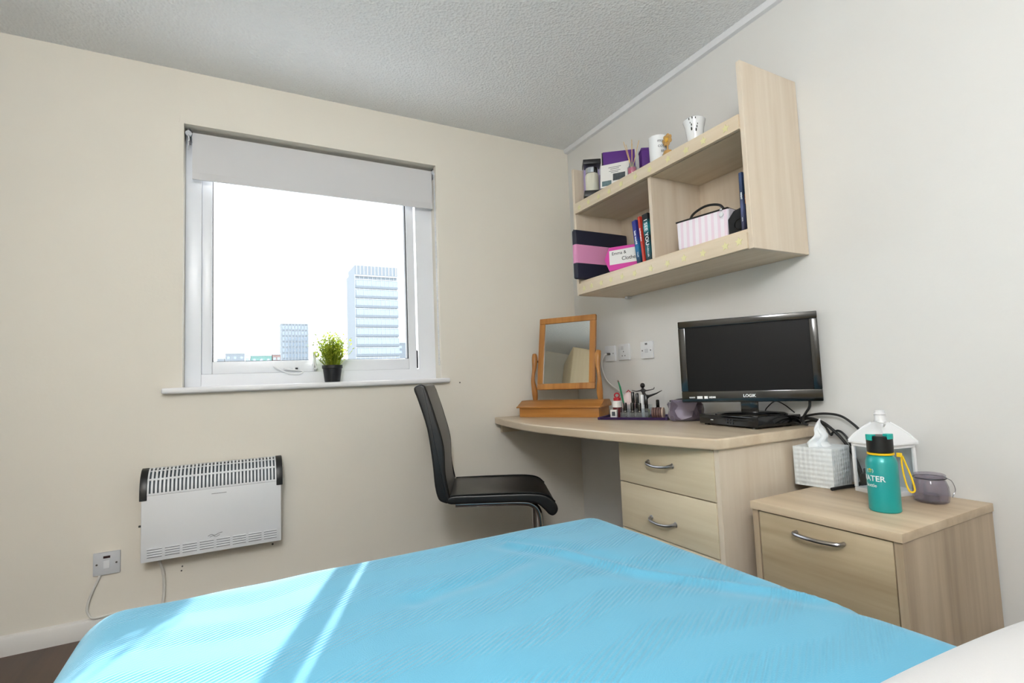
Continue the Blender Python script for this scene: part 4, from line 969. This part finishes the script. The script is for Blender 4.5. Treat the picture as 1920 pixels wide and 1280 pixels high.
# ------------------------------------------------------------------ plant on the sill
pt = thing('potted_plant', 'leafy green artificial plant in a black pot on the sill', 'plant', (-1.4345, .012, .9455))
MB().lathe([(0, 0), (.034, 0), (.0355, .003), (.0435, .064), (.0475, .066), (.0475, .081), (.0445, .081), (.043, .074), (0, .072)], 28).obj('pot', 'pot', pt)
def foliage():
    b = MB(); rnd = random.Random(4)
    for k in range(190):
        a = rnd.uniform(0, 2*PI); rr = rnd.uniform(0, .032); lean = rnd.uniform(.05, .85)*(.4+rr/.032*.6); hgt = rnd.uniform(.085, .178)
        p0 = Vector((rr*math.cos(a), rr*math.sin(a), .074)); d = Vector((math.cos(a)*math.sin(lean), math.sin(a)*math.sin(lean), math.cos(lean)))
        d2 = (d+Vector((rnd.uniform(-.2, .2), rnd.uniform(-.2, .2), .25))).normalized(); p1 = p0+d*hgt*.55; p2 = p1+d2*hgt*.45
        b.tube([p0, p1, p2], [.0011, .0009, .0004], 3)
        for j in range(7):
            t_ = .3+.7*(j+rnd.random())/7; q0 = p0.lerp(p1, t_/.6) if t_ < .6 else p1.lerp(p2, (t_-.6)/.4)
            az = rnd.uniform(0, 2*PI); ld = (Vector((math.cos(az), math.sin(az), rnd.uniform(.3, 1.2)))).normalized(); L = rnd.uniform(.013, .023); w = ld.cross(Vector((0, 0, 1))).normalized()*L*.22
            tip = q0+ld*L; mid = q0+ld*L*.5
            b.bm.faces.new([b.bm.verts.new(p) for p in (q0, mid+w, tip, mid-w)])
    return b
def leafmat():
    m = bpy.data.materials.new('leaf_green'); m.use_nodes = True; nt = m.node_tree; b = nt.nodes['Principled BSDF']; out = nt.nodes['Material Output']
    g = nt.nodes.new('ShaderNodeNewGeometry'); cr = nt.nodes.new('ShaderNodeValToRGB')
    cr.color_ramp.elements[0].color = rgba((110, 138, 34)); cr.color_ramp.elements[1].color = rgba((206, 214, 78))
    nt.links.new(g.outputs['Random Per Island'], cr.inputs[0]); nt.links.new(cr.outputs[0], b.inputs['Base Color'])
    tl = nt.nodes.new('ShaderNodeBsdfTranslucent'); nt.links.new(cr.outputs[0], tl.inputs[0])
    mx = nt.nodes.new('ShaderNodeMixShader'); mx.inputs[0].default_value = .5
    nt.links.new(b.outputs[0], mx.inputs[1]); nt.links.new(tl.outputs[0], mx.inputs[2]); nt.links.new(mx.outputs[0], out.inputs[0]); return m
fo = foliage().obj('foliage', leafmat(), pt, smooth=0); fo['kind'] = 'stuff'

# ------------------------------------------------------------------ chair
ch = thing('cantilever_chair', 'black faux leather cantilever chair by the desk', 'chair', (-.905, -.665, 0), math.radians(-25))
CW = .40
back = [(-.324, .902), (-.308, .851), (-.275, .737), (-.257, .605), (-.249, .504), (-.236, .450), (-.214, .434), (-.194, .432), (-.190, .458), (-.197, .480), (-.205, .552), (-.209, .664), (-.238, .782), (-.272, .896), (-.283, .914), (-.301, .918)]
seat = [(-.196, .4285), (-.110, .424), (.095, .420), (.165, .410), (.194, .388), (.214, .366), (.232, .360), (.248, .372), (.252, .392), (.240, .415), (.212, .440), (.170, .452), (.095, .457), (-.058, .459), (-.186, .459)]
def smooth_poly(p, n=4): return [(q.x, q.z) for q in spline([(a, 0, b_) for a, b_ in p], n, closed=True)]
MB().prism(smooth_poly(back), 'y', 0, CW, bev=.010, seg=4).obj('backrest', 'leather', ch, smooth=50)
MB().prism(smooth_poly(seat), 'y', 0, CW, bev=.010, seg=4).obj('seat', 'leather', ch, smooth=50)
for y in (.004, CW-.004):
    MB().tube(spline([(-.192, y, .462), (-.207, y, .552), (-.211, y, .664), (-.240, y, .782), (-.274, y, .894)], 6), .0035, 6).obj('piping', 'piping', ch)
    MB().tube(spline([(-.186, y, .4605), (-.058, y, .4605), (.095, y, .4585), (.170, y, .4535), (.213, y, .441), (.241, y, .416)], 6), .0035, 6).obj('piping', 'piping', ch)
for y in (.055, CW-.055):
    P = spline([(-.17, y, .414), (-.05, y, .412), (.10, y, .408), (.155, y, .395), (.180, y, .355), (.182, y, .26), (.182, y, .10), (.176, y, .045), (.150, y, .016), (.06, y, .013), (-.15, y, .013), (-.24, y, .013)], 8)
    MB().tube(P, .0125, 12).obj('leg_tube', 'chrome', ch)
MB().tube([(-.24, .043, .013), (-.24, CW-.043, .013)], .0125, 12).obj('floor_bar', 'chrome', ch)

# ------------------------------------------------------------------ wardrobe seen in the mirror, and an added fill lamp out of view
wd = thing('wardrobe', 'tall cream wardrobe by the left wall, reflected in the mirror', 'wardrobe', (XL+.004, -.69, 0))
MB().box(0, .55, -1.0, 0, .0, 2.22, .002).obj('carcass', 'wardrobe', wd)
for y, hy in ((-.995, -.54), (-.498, -.46)):
    d = MB().box(.552, .570, y, y+.493, .08, 2.20, .002).obj('door', 'wardrobe', wd)
    MB().tube([(.570, hy, .95), (.592, hy, .97), (.592, hy, 1.09), (.570, hy, 1.11)], .005, 8).obj('handle', 'steel', d)
lp = thing('fill_lamp', 'added fill lamp, an unseen white globe behind the viewer', 'lamp', (-2.15, -2.95, H))
MB().lathe([(0, 0), (.045, 0), (.045, -.012), (.02, -.03), (0, -.032)], 24).obj('fill_lamp_rose', 'white', lp)
MB().cyl((0, 0, -.03), (0, 0, -.30), .003, seg=8).obj('cord', 'white', lp)
MB().lathe([(.035, -.292)]+[(.17*math.sin(a), -.46+.17*math.cos(a)) for a in [math.radians(12+i*156/10) for i in range(11)]]+[(.035, -.628)], 20).obj('globe', 'fillglow', lp)
